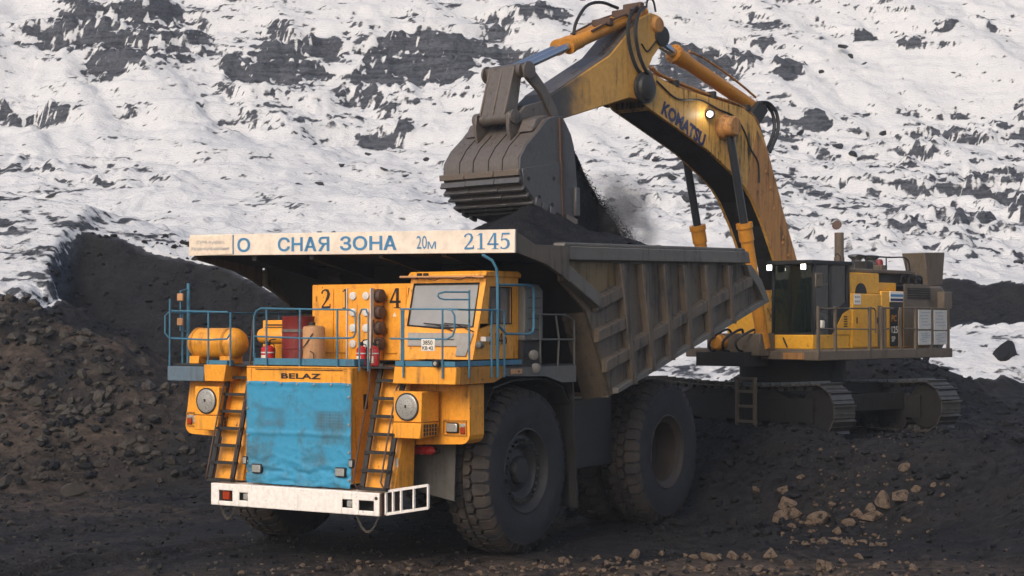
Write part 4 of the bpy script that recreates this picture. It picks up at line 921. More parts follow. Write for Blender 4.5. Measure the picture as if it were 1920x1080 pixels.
# ---- undercarriage
UR = -9.
def und(o): o.rotation_euler = (0, 0, R(UR)); return o
def track_path(n):
    r, cx, zc = .60, 2.82, .68; L = 2 * cx; per = 2 * L + 2 * math.pi * r; out = []
    for i in range(n):
        s = per * i / n
        if s < L: x, z, a = -cx + s, zc + r - .10 * math.sin(math.pi * s / L), 0.
        elif s < L + math.pi * r: t = (s - L) / r; x, z, a = cx + r * math.sin(t), zc + r * math.cos(t), t
        elif s < 2 * L + math.pi * r: x, z, a = cx - (s - L - math.pi * r), zc - r, math.pi
        else: t = (s - 2 * L - math.pi * r) / r; x, z, a = -cx - r * math.sin(t), zc - r * math.cos(t), math.pi + t
        out.append((x, z, a))
    return out
b = MB(); b.box(-.150, .150, -.36, .36, 0, .035)
b.prism([(-.150, .03), (-.105, .03), (-.118, .095), (-.142, .095)], 'y', -.36, .36); b.prism([(.03, .03), (.06, .03), (.055, .062), (.036, .062)], 'y', -.36, .36); b.box(-.10, .10, -.14, .14, -.11, 0)
SHOE = b.mesh('track_shoe', 30)
for sy in (-1, 1):
    y = sy * 1.97; b = MB()
    b.box(-2.7, 2.7, y - .26, y + .26, .38, .95); b.prism([(-1.9, .95), (1.9, .95), (1.4, 1.12), (-1.4, 1.12)], 'y', y - .22, y + .22)
    for s in (-1, 1): b.lathe([(-.20, .52), (-.17, .55), (.17, .55), (.20, .52), (.2, .2)], (s * 2.82, y, .68), (0, 1, 0), 28)
    for k in range(8): b.lathe([(-.26, .17), (.26, .17)], (-2.1 + k * .6, y, .27), (0, 1, 0), 14)
    for k in (-1.1, 1.1): b.lathe([(-.24, .13), (.24, .13)], (k, y, 1.08), (0, 1, 0), 14)
    t = und(b.build('crawler_track', M['frame'], EXC))
    for (x, z, a) in track_path(48):
        o = obj('track_shoe', SHOE, M['tracksteel'], t); o.location = (x, y, z); o.rotation_euler = (0, a, 0)
b = MB(); b.box(-1.5, 1.5, -1.75, 1.75, .75, 1.25); b.cyl((0, 0, 1.2), (0, 0, 1.92), 1.35, 32); b.box(-2.2, -1.2, -1.7, 1.7, .6, 1.0); b.box(1.2, 2.2, -1.7, 1.7, .6, 1.0)
und(b.build('car_body', M['frame'], EXC))
# step ladder on the near track frame
b = MB()
for x in (.40, 1.0): b.bar((x, -2.42, .05), (x, -2.42, 1.42), .10, .05)
for z in (.35, .72, 1.08, 1.40): b.box(.40, 1.0, -2.45, -2.33, z - .03, z + .03)
und(b.build('step_frame', M['ebr'], EXC))

# ---- revolving deck with walkway and railing
b = MB(); b.box(-1.95, 1.95, -1.95, 3.9, 1.90, 2.12); b.box(1.95, 2.36, -2.45, 4.0, 1.86, 2.10); b.box(.4, 1.95, -2.2, -1.95, 1.86, 2.08); b.box(-.8, .8, -2.6, -1.95, 1.95, 2.5)
EDK = b.build('revolving_deck', M['ebr'], EXC, bevel=.02)
MB().box(1.2, 1.9, -2.212, -2.20, 1.88, 2.04).build('deck_front_patch', M['eyb'], EDK)
rl = MB(); rx = 2.33
rl.tube([(rx, -2.35, 3.10), (rx, .10, 3.12), (rx, .19, 3.06), (rx, .19, 2.5)], .022, 6); rl.tube([(rx, .40, 2.5), (rx, .40, 3.08), (rx, .48, 3.13), (rx, 1.05, 3.13)], .022, 6); rl.tube([(rx, 1.30, 2.15), (rx, 1.30, 3.06), (rx, 1.40, 3.14), (rx, 3.95, 3.15), (1.2, 4.5, 3.15)], .022, 6)
rl.tube([(rx, -2.35, 2.62), (rx, .19, 2.60)], .018, 6); rl.tube([(rx, .40, 2.60), (rx, 1.0, 2.62)], .018, 6); rl.tube([(rx, 1.30, 2.62), (rx, 3.95, 2.62)], .018, 6)
RL = rl.build('walkway_railing', M['ebr'], EXC)
for y, wd in ((-2.40, .07), (-1.66, .07), (-.10, .075), (.46, .06), (.62, .06), (1.38, .07), (2.13, .075), (2.92, .075), (3.80, .09)): MB().box(rx - .03, rx + .03, y - wd / 2, y + wd / 2, 1.87, 3.16).build('post', M['ebr'], RL)
for (ya, yb), (za, zb_) in (((2.20, 2.84), (2.60, 3.10)), ((3.0, 3.68), (2.58, 3.10)), ((2.20, 2.84), (2.20, 2.56)), ((3.0, 3.68), (2.20, 2.55))):
    so = MB().box(rx + .03, rx + .045, ya, yb, za, zb_).build('notice_board', M['notice'], RL)
    rr = random.Random(int(ya * 100 + za * 10)); lb = MB()
    for k in range(5):
        z = zb_ - .07 - k * (zb_ - za - .1) / 5; L = rr.uniform(.25, .5); y0 = ya + rr.uniform(.05, .2); lb.box(rx + .045, rx + .048, y0, min(y0 + L, yb - .04), z - .012, z + .012)
    lb.build('notice_text', M['ltpale'], so)

# ---- operator's cab
cx0, cx1, cy0, cy1, cz0, cz1 = .66, 1.88, -1.94, -.28, 2.12, 4.25
b = MB()
b.box(cx0, cx1, cy0, cy1, cz0, 2.47)                                    # yellow base
OC = b.build('operator_cab', M['ehy'], EXC, bevel=.02)
b = MB()
for x in (cx0, cx1 - .07):
    b.hexa([(x, cy0 + .02, 2.47), (x + .07, cy0 + .02, 2.47), (x + .07, cy0 + .10, 2.47), (x, cy0 + .10, 2.47)], [(x, cy0 + .06, 4.18), (x + .07, cy0 + .06, 4.18), (x + .07, cy0 + .14, 4.18), (x, cy0 + .14, 4.18)])
    b.box(x, x + .07, cy1 - .12, cy1, 2.47, 4.18); b.box(x, x + .07, -1.18, -1.10, 2.47, 4.18)
b.box(cx0, cx1, cy0 + .02, cy0 + .08, 2.47, 2.52); b.box(cx0, cx1, cy1 - .05, cy1, 2.47, 4.18)
b.prism([(-1.10, 2.47), (cy1, 2.47), (cy1, 3.35), (-.55, 3.22), (-1.10, 2.95)], 'x', cx1 - .065, cx1 - .01)
b.box(cx0 - .05, cx1 + .05, cy0 - .10, cy1 + .06, 4.18, cz1 + .03)
b.build('cab_frame', M['black'], OC, bevel=.012)
b = MB(); b.prism([(-1.10, 2.47), (cy1 - .0, 2.47), (cy1, 3.10), (-.60, 2.98), (-.98, 2.55)], 'x', cx1 - .008, cx1 + .01); b.build('side_skirt', M['ehy'], OC)
b = MB()
for k in range(6): b.box(cx1 + .01, cx1 + .016, -.58, -.42, 2.60 + k * .06, 2.625 + k * .06)
b.build('skirt_vent', M['ltdark'], OC)
MB().add([(cx0 + .07, cy0 + .05, 2.52), (cx1 - .07, cy0 + .05, 2.52), (cx1 - .07, cy0 + .09, 4.18), (cx0 + .07, cy0 + .09, 4.18)], [(0, 1, 2, 3)]).build('windshield', M['eglass'], OC)
MB().add([(cx1 - .03, cy0 + .10, 2.47), (cx1 - .03, -1.18, 2.47), (cx1 - .03, -1.18, 4.18), (cx1 - .03, cy0 + .14, 4.18)], [(0, 1, 2, 3)]).build('door_window', M['eglass'], OC)
MB().add([(cx1 - .035, -1.10, 2.9), (cx1 - .035, cy1 - .12, 3.3), (cx1 - .035, cy1 - .12, 4.18), (cx1 - .035, -1.10, 4.18)], [(0, 1, 2, 3)]).build('rear_side_window', M['eglass'], OC)
for x in (.76, 1.74):
    lp = MB().box(x - .09, x + .09, cy0 - .19, cy0 - .10, 4.02, 4.20).build('lamp_body', M['black'], OC, bevel=.015)
    MB().box(x - .07, x + .07, cy0 - .20, cy0 - .188, 4.05, 4.175).build('lit_lamp', M['lit'], OC, bevel=.04, seg=3)
for x in (.76, 1.74): lamp_light(x, cy0 - .26, 4.1, 2.)
b = MB(); b.box(1.02, 1.55, -.95, -.45, 2.6, 2.95); b.box(1.05, 1.52, -.58, -.45, 2.95, 3.75); b.build('operator_seat', M['black'], OC, bevel=.05)
mm = MB().tube([(1.95, -1.98, 2.6), (1.98, -2.0, 3.6), (2.08, -2.0, 3.9)], .015, 6).build('mirror_arm', M['dark'], OC); MB().box(2.02, 2.06, -2.08, -1.76, 3.62, 3.96).build('side_mirror', M['ebr'], OC, bevel=.03, seg=2)
MB().box(1.92, 2.02, -1.75, -1.62, 2.63, 2.82).build('step_lamp', M['pale'], OC, bevel=.02)
MB().tube([(1.15, cy0 - .01, 2.16), (1.05, cy0 - .04, 2.40)], .02, 6).build('wiper', M['ltdark'], OC)

# ---- engine house
b = MB(); b.box(-1.9, 1.88, 1.22, 3.6, 2.12, 3.58); b.box(-1.9, 1.88, -.22, 1.20, 2.12, 3.50); b.box(-1.9, 1.70, 1.22, 2.26, 3.58, 3.80)
EH = b.build('engine_house', M['ehy'], EXC, bevel=.03, seg=2)
MB().box(1.0, 1.84, -.20, 1.18, 3.50, 4.02).build('upper_hood', M['ehy'], EH, bevel=.02)
MB().lathe([(0, .26), (.02, .26), (.02, .01)], (1.845, .28, 3.50), (1, 0, 0), 20).build('round_opening', M['black'], EH)
MB().box(-1.7, 1.75, -.25, 3.15, 4.03, 4.13).build('hood_roof', M['ebr'], EH, bevel=.02)
MB().box(-1.6, 1.6, 1.2, 3.7, 3.80, 4.03).build('hood_core', M['dark'], EH)
for ya, yb, za, zb_, mt, nm in ((-.18, .98, 2.16, 3.46, 'ehy', 'side_door'), (1.02, 1.20, 2.16, 3.20, 'ebr', 'side_door'), (1.60, 2.24, 2.16, 3.29, 'black', 'black_panel'), (1.60, 2.26, 3.30, 3.57, 'plate', 'decal_panel'), (2.30, 3.64, 2.16, 3.78, 'ebr', 'rear_door')):
    MB().box(1.885, 1.905, ya, yb, za, zb_).build(nm, M[mt], EH, bevel=.006)
for k, z in enumerate((3.36, 3.47)): MB().box(1.905, 1.909, 1.62, 2.24, z - .035, z + .03).build('decal_stripe', M['ltblue' if k else 'ltnavy'], EH)
for tx, z, h, mt in (('PC', 2.80, .16, 'eor'), ('1250', 2.50, .18, 'plate'), ('SP', 2.28, .14, 'plate')): place_flat(text_mesh(tx, h, .02), 'lettering', M[mt], (1.906, 1.66, z), (0, 1, 0), (0, 0, 1), EH, .004)
for k in range(5): MB().box(1.905, 1.93, 2.46, 3.62, 3.40 + k * .062, 3.43 + k * .062).build('louvre', M['ltdark'], EH)
pp = MB().box(1.906, 1.915, -.14, .18, 3.22, 3.48).build('number_plate', M['plate'], EH); lb = MB()
for k, (y, z, w_) in enumerate(((-.10, 3.38, .07), (-.01, 3.38, .05), (.06, 3.38, .07), (-.10, 3.27, .06), (-.02, 3.27, .08), (.08, 3.27, .05))): lb.box(1.915, 1.917, y, y + w_, z, z + .05)
lb.build('worn_print', M['ltpale'], pp)
CW = MB().prism([(3.66, 2.0), (4.5, 2.0), (4.82, 2.3), (4.82, 3.5), (4.6, 3.75), (3.66, 3.75)], 'x', -1.75, 1.75).build('counterweight', M['ebr'], EXC, bevel=.06, seg=2)
MB().box(1.65, 1.95, 4.3, 4.75, 3.15, 3.60).build('rear_lamp_box', M['ebr'], CW, bevel=.02)
b = MB(); b.hexa([(.75, 4.55, 3.76), (1.35, 4.55, 3.76), (1.35, 5.3, 3.80), (.75, 5.3, 3.80)], [(.70, 4.25, 4.66), (1.40, 4.25, 4.66), (1.40, 5.35, 4.70), (.70, 5.35, 4.70)]); b.build('air_duct_box', M['ebr'], EXC, bevel=.015)
xo = MB().cyl((.9, .80, 4.10), (.9, .80, 5.08), .12, 18).cyl((.9, .80, 4.10), (.9, .80, 4.45), .135, 18).build('exhaust_pipe', M['ebr'], EXC); MB().lathe([(0, .13), (.012, .13)], (.9, .70, 5.27), (.2, -.85, .35), 16).build('rain_flap', M['rust'], xo)
for y, z in ((1.55, 4.50), (2.25, 4.50)):
    MB().lathe([(-.42, .13), (-.10, .13), (-.06, .17), (-.02, .23), (.02, .22), (.05, .10), (.055, .001)], (.95, y, z), (0, 0, 1), 20).build('air_intake', M['grey'], EXC)
for y in (2.75, 3.1): MB().lathe([(-.3, .10), (0, .10), (.06, .07), (.07, .001)], (.7, y, 4.40), (0, 0, 1), 14).build('pre_cleaner', M['drum'], EXC)
MB().box(.3, .9, -.25, .45, 4.13, 4.33).build('roof_box', M['grey'], EH, bevel=.03)
MB().tube([(1.5, -.1, 4.13), (1.5, -.1, 4.42), (1.42, -.1, 4.5), (1.34, -.1, 4.46)], .02, 6).build('breather_pipe', M['dark'], EH)
hr = MB()
for y in (.9, 1.9, 2.9): hr.tube([(1.62, y, 4.13), (1.62, y, 4.46)], .018, 6)
hr.tube(crom([(1.62, .3, 4.14), (1.62, .45, 4.44), (1.62, .9, 4.46), (1.62, 2.0, 4.46), (1.62, 2.9, 4.46), (1.62, 3.1, 4.14)]), .02, 6); hr.build('hood_rail', M['dark'], EH)
for k, (y, w_, h_) in enumerate(((.1, .5, .16), (1.2, .35, .22), (1.95, .3, .14), (3.35, .5, .2))): MB().box(1.1, 1.45, y, y + w_, 4.13 if y < 3 else 3.79, (4.13 if y < 3 else 3.79) + h_).build('deck_box', M['dark' if k % 2 else 'ebr'], EH, bevel=.02)
for k in range(3): MB().tube(crom([(1.75, 2.35 + k * .4, 3.80), (1.72, 2.5 + k * .4, 3.98), (1.70, 2.75 + k * .4, 3.96), (1.6, 2.95 + k * .4, 3.80)]), .03, 6).build('hood_hose', M['hose'], EH)
for y in (-.02, .96): MB().box(1.906, 1.93, y - .015 if y > 0 else y, y + .02, 2.75, 2.90).build('door_latch', M['dark'], EH)
# messy machinery seen under the cab, between boom foot and deck
b = MB(); b.box(-.9, .55, -2.9, -1.9, 1.7, 2.05); b.build('boom_foot_bracket', M['dark'], EXC)
rr = random.Random(9)
for k in range(3):
    x0 = -.6 + k * .42; MB().tube(crom([(x0, -2.3, 2.05), (x0 + .1, -2.85, 2.10), (x0 + rr.uniform(.1, .3), -2.95, 2.35), (x0 + .35, -2.5, 2.6), (x0 * .7, -2.0, 2.4)]), .032, 7).build('foot_hose', M['hose'], EXC)
mo = MB().lathe([(0, .16), (.02, .20), (.25, .20), (.3, .15), (.31, .001)], (-.35, -2.55, 2.28), (0, -1, 0), 18).build('swing_motor', M['eor'], EXC)

# ---- boom
BT = [(-6.95, 8.10), (-6.90, 8.36), (-6.70, 8.50), (-6.40, 8.42), (-5.46, 8.22), (-4.0, 8.09), (-2.9, 7.98), (-2.45, 7.82), (-2.10, 7.45), (-1.865, 7.01), (-1.22, 5.63), (-.59, 4.38), (.16, 2.9), (.18, 2.45), (-.15, 2.2), (-.55, 2.3), (-.78, 2.75), (-1.16, 3.6), (-1.58, 4.38), (-2.04, 5.16), (-2.48, 5.76), (-2.80, 6.06), (-3.30, 6.36), (-4.29, 6.85), (-5.4, 7.24), (-6.60, 7.66), (-6.88, 7.85)]
b = MB()
for s in (-1, 1): b.prism(BT, 'x', s * .47, s * .52)
n = len(BT)
for i in range(n):
    (ya, za), (yb, zb_) = BT[i], BT[(i + 1) % n]
    if ya < -6.5 and yb < -6.5: continue
    b.add([(-.47, ya, za), (.47, ya, za), (.47, yb, zb_), (-.47, yb, zb_)], [(0, 1, 2, 3)])
BOOM = b.build('boom', M['ey'], EXC, smooth=25)
# dark underside plate with raised edges
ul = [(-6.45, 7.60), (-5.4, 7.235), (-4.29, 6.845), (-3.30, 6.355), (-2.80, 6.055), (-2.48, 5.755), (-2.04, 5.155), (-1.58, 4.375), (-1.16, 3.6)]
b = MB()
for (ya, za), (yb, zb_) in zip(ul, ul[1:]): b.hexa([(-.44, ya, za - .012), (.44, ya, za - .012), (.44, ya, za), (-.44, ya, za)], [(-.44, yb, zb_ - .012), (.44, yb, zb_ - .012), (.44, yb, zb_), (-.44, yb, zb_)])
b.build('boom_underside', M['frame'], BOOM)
for s in (-1, 1):
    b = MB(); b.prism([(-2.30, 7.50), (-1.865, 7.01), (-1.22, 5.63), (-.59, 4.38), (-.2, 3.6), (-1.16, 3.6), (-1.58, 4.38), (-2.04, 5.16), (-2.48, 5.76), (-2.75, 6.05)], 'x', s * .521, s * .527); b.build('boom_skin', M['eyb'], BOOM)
    MB().lathe([(0, .30), (.12, .30), (.16, .26), (.34, .25), (.40, .20), (.41, .001)], (s * .52, -3.72, 7.44), (s, 0, 0), 24).build('pin_boss', M['eyb'], BOOM)
    MB().lathe([(0, .36), (.08, .36), (.10, .30), (.16, .26), (.20, .12), (.21, .001)], (s * .50, -6.72, 8.08), (s, 0, 0), 22).build('arm_pin_boss', M['dark'], BOOM)
    MB().lathe([(0, .07), (.03, .06), (.03, .001)], (s * .527, -1.15, 4.9), (s, 0, 0), 14).build('lifting_eye', M['eyb'], BOOM)
for k, (y, z) in enumerate(((-1.9, 6.5), (-1.72, 6.1), (-1.55, 5.6), (-1.2, 4.75), (-.95, 4.45))): MB().lathe([(0, .05), (.03, .045), (.03, .001)], (.527, y, z), (1, 0, 0), 10).build('bolt_boss', M['eyb'], BOOM)
place_flat(text_mesh('KOMATSU', .34, .05, width=1.74), 'lettering', M['ltnavy'], (.521, -6.12, 7.55), (0, .925, -.38), (0, .38, .925), BOOM, .006)
b = MB().lathe([(-.05, .12), (0, .12), (.05, .10)], (.62, -4.36, 7.69), (.5, -.86, -.1), 14).build('lamp_body', M['black'], BOOM)
MB().lathe([(.051, .07), (.056, .07)], (.62, -4.36, 7.69), (.5, -.86, -.1), 14).build('lit_lamp', M['lit'], BOOM)
lamp_light(.74, -4.50, 7.69, 5.)
MB().prism([(-2.0, 7.5), (-1.45, 8.05), (-1.55, 8.25), (-1.85, 8.25), (-2.35, 7.75)], 'x', -.28, .28).build('cylinder_bracket', M['dark'], BOOM, bevel=.02)
# steel pipes and hoses along the boom
def pipe(pts, r=.028, mat='eyb', name='hydraulic_pipe', par=None): return MB().tube(crom(pts), r, 7).build(name, M[mat], par or BOOM)
for x in (.12, .22): pipe([(x, -6.4, 8.62), (x, -6.0, 8.48), (x, -5.4, 8.34), (x, -4.0, 8.2), (x, -3.0, 8.10), (x + .1, -2.4, 7.92), (x + .2, -2.0, 7.40), (x + .25, -1.70, 6.72), (x + .25, -1.5, 6.3)], .035)
for x in (.38, .46): pipe([(x, -6.35, 8.60), (x, -5.9, 8.44), (x, -4.1, 8.18), (x, -3.1, 8.08), (x, -2.3, 7.80), (x, -1.9, 7.20), (x, -1.2, 5.75)], .03)
pipe([(.55, -6.3, 8.28), (.55, -5.6, 7.96), (.55, -5.0, 7.98), (.55, -4.6, 8.0), (.55, -3.9, 7.85), (.55, -3.3, 7.74), (.55, -2.9, 7.45), (.55, -2.6, 7.0), (.55, -2.3, 6.7), (.55, -2.25, 6.2)], .022, 'hose', 'hose')
for dx in (0, .12): pipe([(.15 + dx, -1.75, 8.25), (.18 + dx, -1.45, 8.25), (.25 + dx, -1.22, 8.0), (.3 + dx, -1.25, 7.55), (.3 + dx, -1.60, 7.0)], .045, 'hose', 'hose')
for y, z in ((-5.5, 8.25), (-4.05, 8.14), (-2.65, 7.95)): MB().box(.05, .54, y - .06, y + .06, z - .02, z + .13).build('pipe_clamp', M['dark'], BOOM)

# ---- boom cylinders
def cylinder(p, q, split, rb, rr, rodmat, barmat, name, head=.05):
    p, q = V(p), V(q); m = p.lerp(q, split)
    o = MB().cyl(q, m, rb, 20).build(name, M[barmat], EXC)
    d = (m - q).normalized(); MB().cyl(m - d * .42, m, rb + head * .5, 20).cyl(m - d * .10, m + d * .02, rb + head, 20).build('cylinder_head', M[barmat], o)
    MB().cyl(m, p, rr, 16).build('piston_rod', M[rodmat], o)
    return o
for s in (-1, 1): cylinder((s * .70, -3.72, 7.40), (s * .70, -2.28, 2.15), .43, .155, .10, 'rodk', 'eor', 'boom_cylinder')
AC = cylinder((0, -5.72, 9.36), (0, -1.62, 8.12), .19, .17, .11, 'chrome', 'eor', 'arm_cylinder', .06)
for k in range(10):
    a = 2 * math.pi * k / 10; c = V(0, -4.93, 9.12); d = V(0, 4.1, -1.24).normalized(); u = V(1, 0, 0); v_ = d.cross(u)
    MB().cyl(c + (u * math.cos(a) + v_ * math.sin(a)) * .20 - d * .05, c + (u * math.cos(a) + v_ * math.sin(a)) * .20 + d * .04, .03, 6).build('bolt', M['eor'], AC)
pipe([(.12, -4.5, 9.22), (.14, -3.9, 9.10), (.14, -3.2, 8.90), (.14, -2.4, 8.62), (.14, -1.8, 8.38)], .03, 'eyb', 'cylinder_pipe', AC)

# ---- arm
AP = [(-5.80, 9.30), (-5.84, 9.62), (-6.05, 9.84), (-6.32, 9.86), (-6.76, 9.66), (-7.8, 8.72), (-9.75, 7.66), (-10.05, 7.42), (-10.08, 7.18), (-9.85, 7.05), (-9.42, 7.14), (-7.10, 7.83), (-6.70, 7.80), (-6.50, 8.0), (-6.42, 8.55), (-6.25, 8.85)]
b = MB(); b.prism(AP, 'x', -.41, .41); 
t = NT('arm_worn_yellow'); n1 = t.noise(1.1, 6, .7); n2 = t.noise(8, 5, .7, off=3); st = t.noise(3, 4, .6, stretch=(3, 3, .3), off=7)
sp = t.n('ShaderNodeSeparateXYZ'); t.l(t.tc.outputs['Object'], sp.inputs[0])
worn = t.ramp(t.math('ADD', t.math('MULTIPLY', sp.outputs['Y'], -1.), t.math('MULTIPLY', n1, 1.6)), 9.2, 10.2)      # bare metal where the bucket linkage rubs
c = t.mix(t.ramp(n2, .3, .7), (.52, .28, .06), (.62, .34, .08)); c = t.mix(t.math('MULTIPLY', t.ramp(t.math('ADD', n1, st), 1.0, 1.4), .8), c, (.09, .055, .03)); c = t.mix(worn, c, (.062, .058, .056))
t.l(c, t.b.inputs['Base Color']); t.set(Roughness=.55); t.bump(n2, .15, .012); M['arm'] = t.m
ARM = b.build('arm', M['arm'], EXC, bevel=.02)
b = MB()
for (ya, za), (yb, zb_) in zip(AP[4:7], AP[5:7]): 
    d = V(0, yb - ya, zb_ - za).normalized(); nn = V(0, d.z, -d.y) * .012
    if nn.z < 0: nn = -nn
    b.add([(-.40, ya, za) + nn if False else tuple(V(-.40, ya, za) + nn), tuple(V(.40, ya, za) + nn), tuple(V(.40, yb, zb_) + nn), tuple(V(-.40, yb, zb_) + nn)], [(0, 1, 2, 3)])
b.build('arm_top_plate', M['bucket'], ARM)
for s in (-1, 1):
    MB().lathe([(0, .20), (.05, .20), (.09, .16), (.1, .001)], (s * .41, -6.12, 9.60), (s, 0, 0), 18).build('pin_boss', M['eyb'], ARM)
    MB().lathe([(0, .24), (.06, .24), (.08, .1), (.081, .001)], (s * .41, -5.95, 9.36), (s, 0, 0), 16).build('pin_boss', M['dark'], ARM)
for s in (-1, 1): cylinder((s * .17, -10.68, 8.06), (s * .17, -6.30, 9.92), .40, .14, .085, 'chrome', 'eor', 'bucket_cylinder', .04)
for x, yy in ((.30, 0), (.42, .12)): pipe([(x, -6.7 + yy, 9.95), (x + .1, -7.05 + yy, 9.72), (x + .18, -7.25 + yy, 9.3), (x + .2, -7.15 + yy, 8.8), (x + .2, -6.9 + yy, 8.45), (x + .1, -6.45, 8.38)], .045, 'hose', 'hose', ARM)
pipe([(-.1, -6.9, 9.95), (-.1, -7.5, 10.0), (-.1, -8.0, 9.85), (-.1, -8.35, 9.45), (-.1, -8.45, 9.15)], .038, 'hose', 'hose', ARM)
pipe([(.25, -6.3, 9.98), (.25, -6.25, 10.18), (.25, -6.05, 10.2), (.25, -5.95, 9.95)], .025, 'hose', 'hose', ARM)
pipe([(.43, -6.7, 9.1), (.43, -6.5, 8.95), (.43, -6.3, 9.1), (.43, -6.1, 9.3)], .018, 'hose', 'hose', ARM)
for y, z in ((-7.0, 9.75), (-6.6, 9.95), (-7.7, 9.45)): MB().box(-.15, .38, y - .08, y + .08, z - .05, z + .12).build('pipe_clamp', M['rust'], ARM, bevel=.02)
for x in (-.30, .30): pipe([(x, -6.6, 9.90), (x, -7.4, 9.62), (x, -8.3, 9.20)], .028, 'rust', 'hydraulic_pipe', ARM)

# ---- bucket linkage
b = MB(); b.hexa([(-.36, -10.86, 8.16), (.36, -10.86, 8.16), (.36, -10.60, 8.16), (-.36, -10.60, 8.16)], [(-.38, -11.16, 7.08), (.38, -11.16, 7.08), (.38, -10.82, 7.05), (-.38, -10.82, 7.05)])
b.cyl((-.46, -10.70, 8.06), (.46, -10.70, 8.06), .155, 18); b.cyl((-.40, -11.04, 7.04), (.40, -11.04, 7.04), .13, 18)
LK = b.build('bucket_link', M['bucket'], EXC, bevel=.015)
for x in (-.36, .0, .34): MB().hexa([(x - .015, -10.875, 8.12), (x + .03, -10.875, 8.12), (x + .03, -10.86, 8.12), (x - .015, -10.86, 8.12)], [(x - .015, -11.175, 7.12), (x + .03, -11.175, 7.12), (x + .03, -11.16, 7.12), (x - .015, -11.16, 7.12)]).build('link_bead', M['steelbr'], LK)
for s in (-1, 1):
    q = [(-10.80, 8.16), (-10.62, 8.20), (-10.15, 7.80), (-9.78, 7.36), (-9.66, 7.10), (-9.80, 7.02), (-9.98, 7.20), (-10.30, 7.62), (-10.72, 7.90)]
    MB().prism(q, 'x', s * .47, s * .58).lathe([(0, .19), (.05, .19), (.06, .05)], (s * .58, -10.68, 8.05), (s, 0, 0), 18).build('tipping_link', M['bucket'], EXC, bevel=.015)

# ---- bucket
BP = [(-10.20, 7.08), (-10.45, 7.06), (-10.68, 6.97), (-10.95, 6.70), (-11.30, 6.40), (-11.50, 6.12), (-11.52, 5.80), (-11.44, 5.57), (-11.10, 5.24), (-10.75, 5.10), (-10.39, 4.99), (-10.02, 4.91)]
BW = 1.06
b = MB(); n = len(BP); inn = []
for i, (y, z) in enumerate(BP):
    d = V(0, BP[min(i + 1, n - 1)][0] - BP[max(i - 1, 0)][0], BP[min(i + 1, n - 1)][1] - BP[max(i - 1, 0)][1]).normalized(); nn = V(0, -d.z, d.y) * .06
    if (V(0, -10.5, 6.0) - V(0, y, z)).dot(nn) < 0: nn = -nn
    inn.append((y + nn.y, z + nn.z))
vs = [(x, y, z) for x in (-BW, BW) for (y, z) in BP] + [(x, y, z) for x in (-BW, BW) for (y, z) in inn]
fs = []
for i in range(n - 1): fs += [(i, i + 1, n + i + 1, n + i), (2 * n + i, 3 * n + i, 3 * n + i + 1, 2 * n + i + 1), (i, 2 * n + i, 2 * n + i + 1, i + 1), (n + i, n + i + 1, 3 * n + i + 1, 3 * n + i)]
fs += [(0, n, 3 * n, 2 * n), (n - 1, 3 * n - 1, 4 * n - 1, 2 * n - 1)]
b.add(vs, fs); BK = b.build('bucket_shell', M['bucket'], EXC, smooth=40)
SP = BP + [(-9.86, 4.90), (-9.70, 5.08), (-9.73, 5.71), (-9.82, 6.46), (-9.92, 6.72), (-10.10, 6.96)]
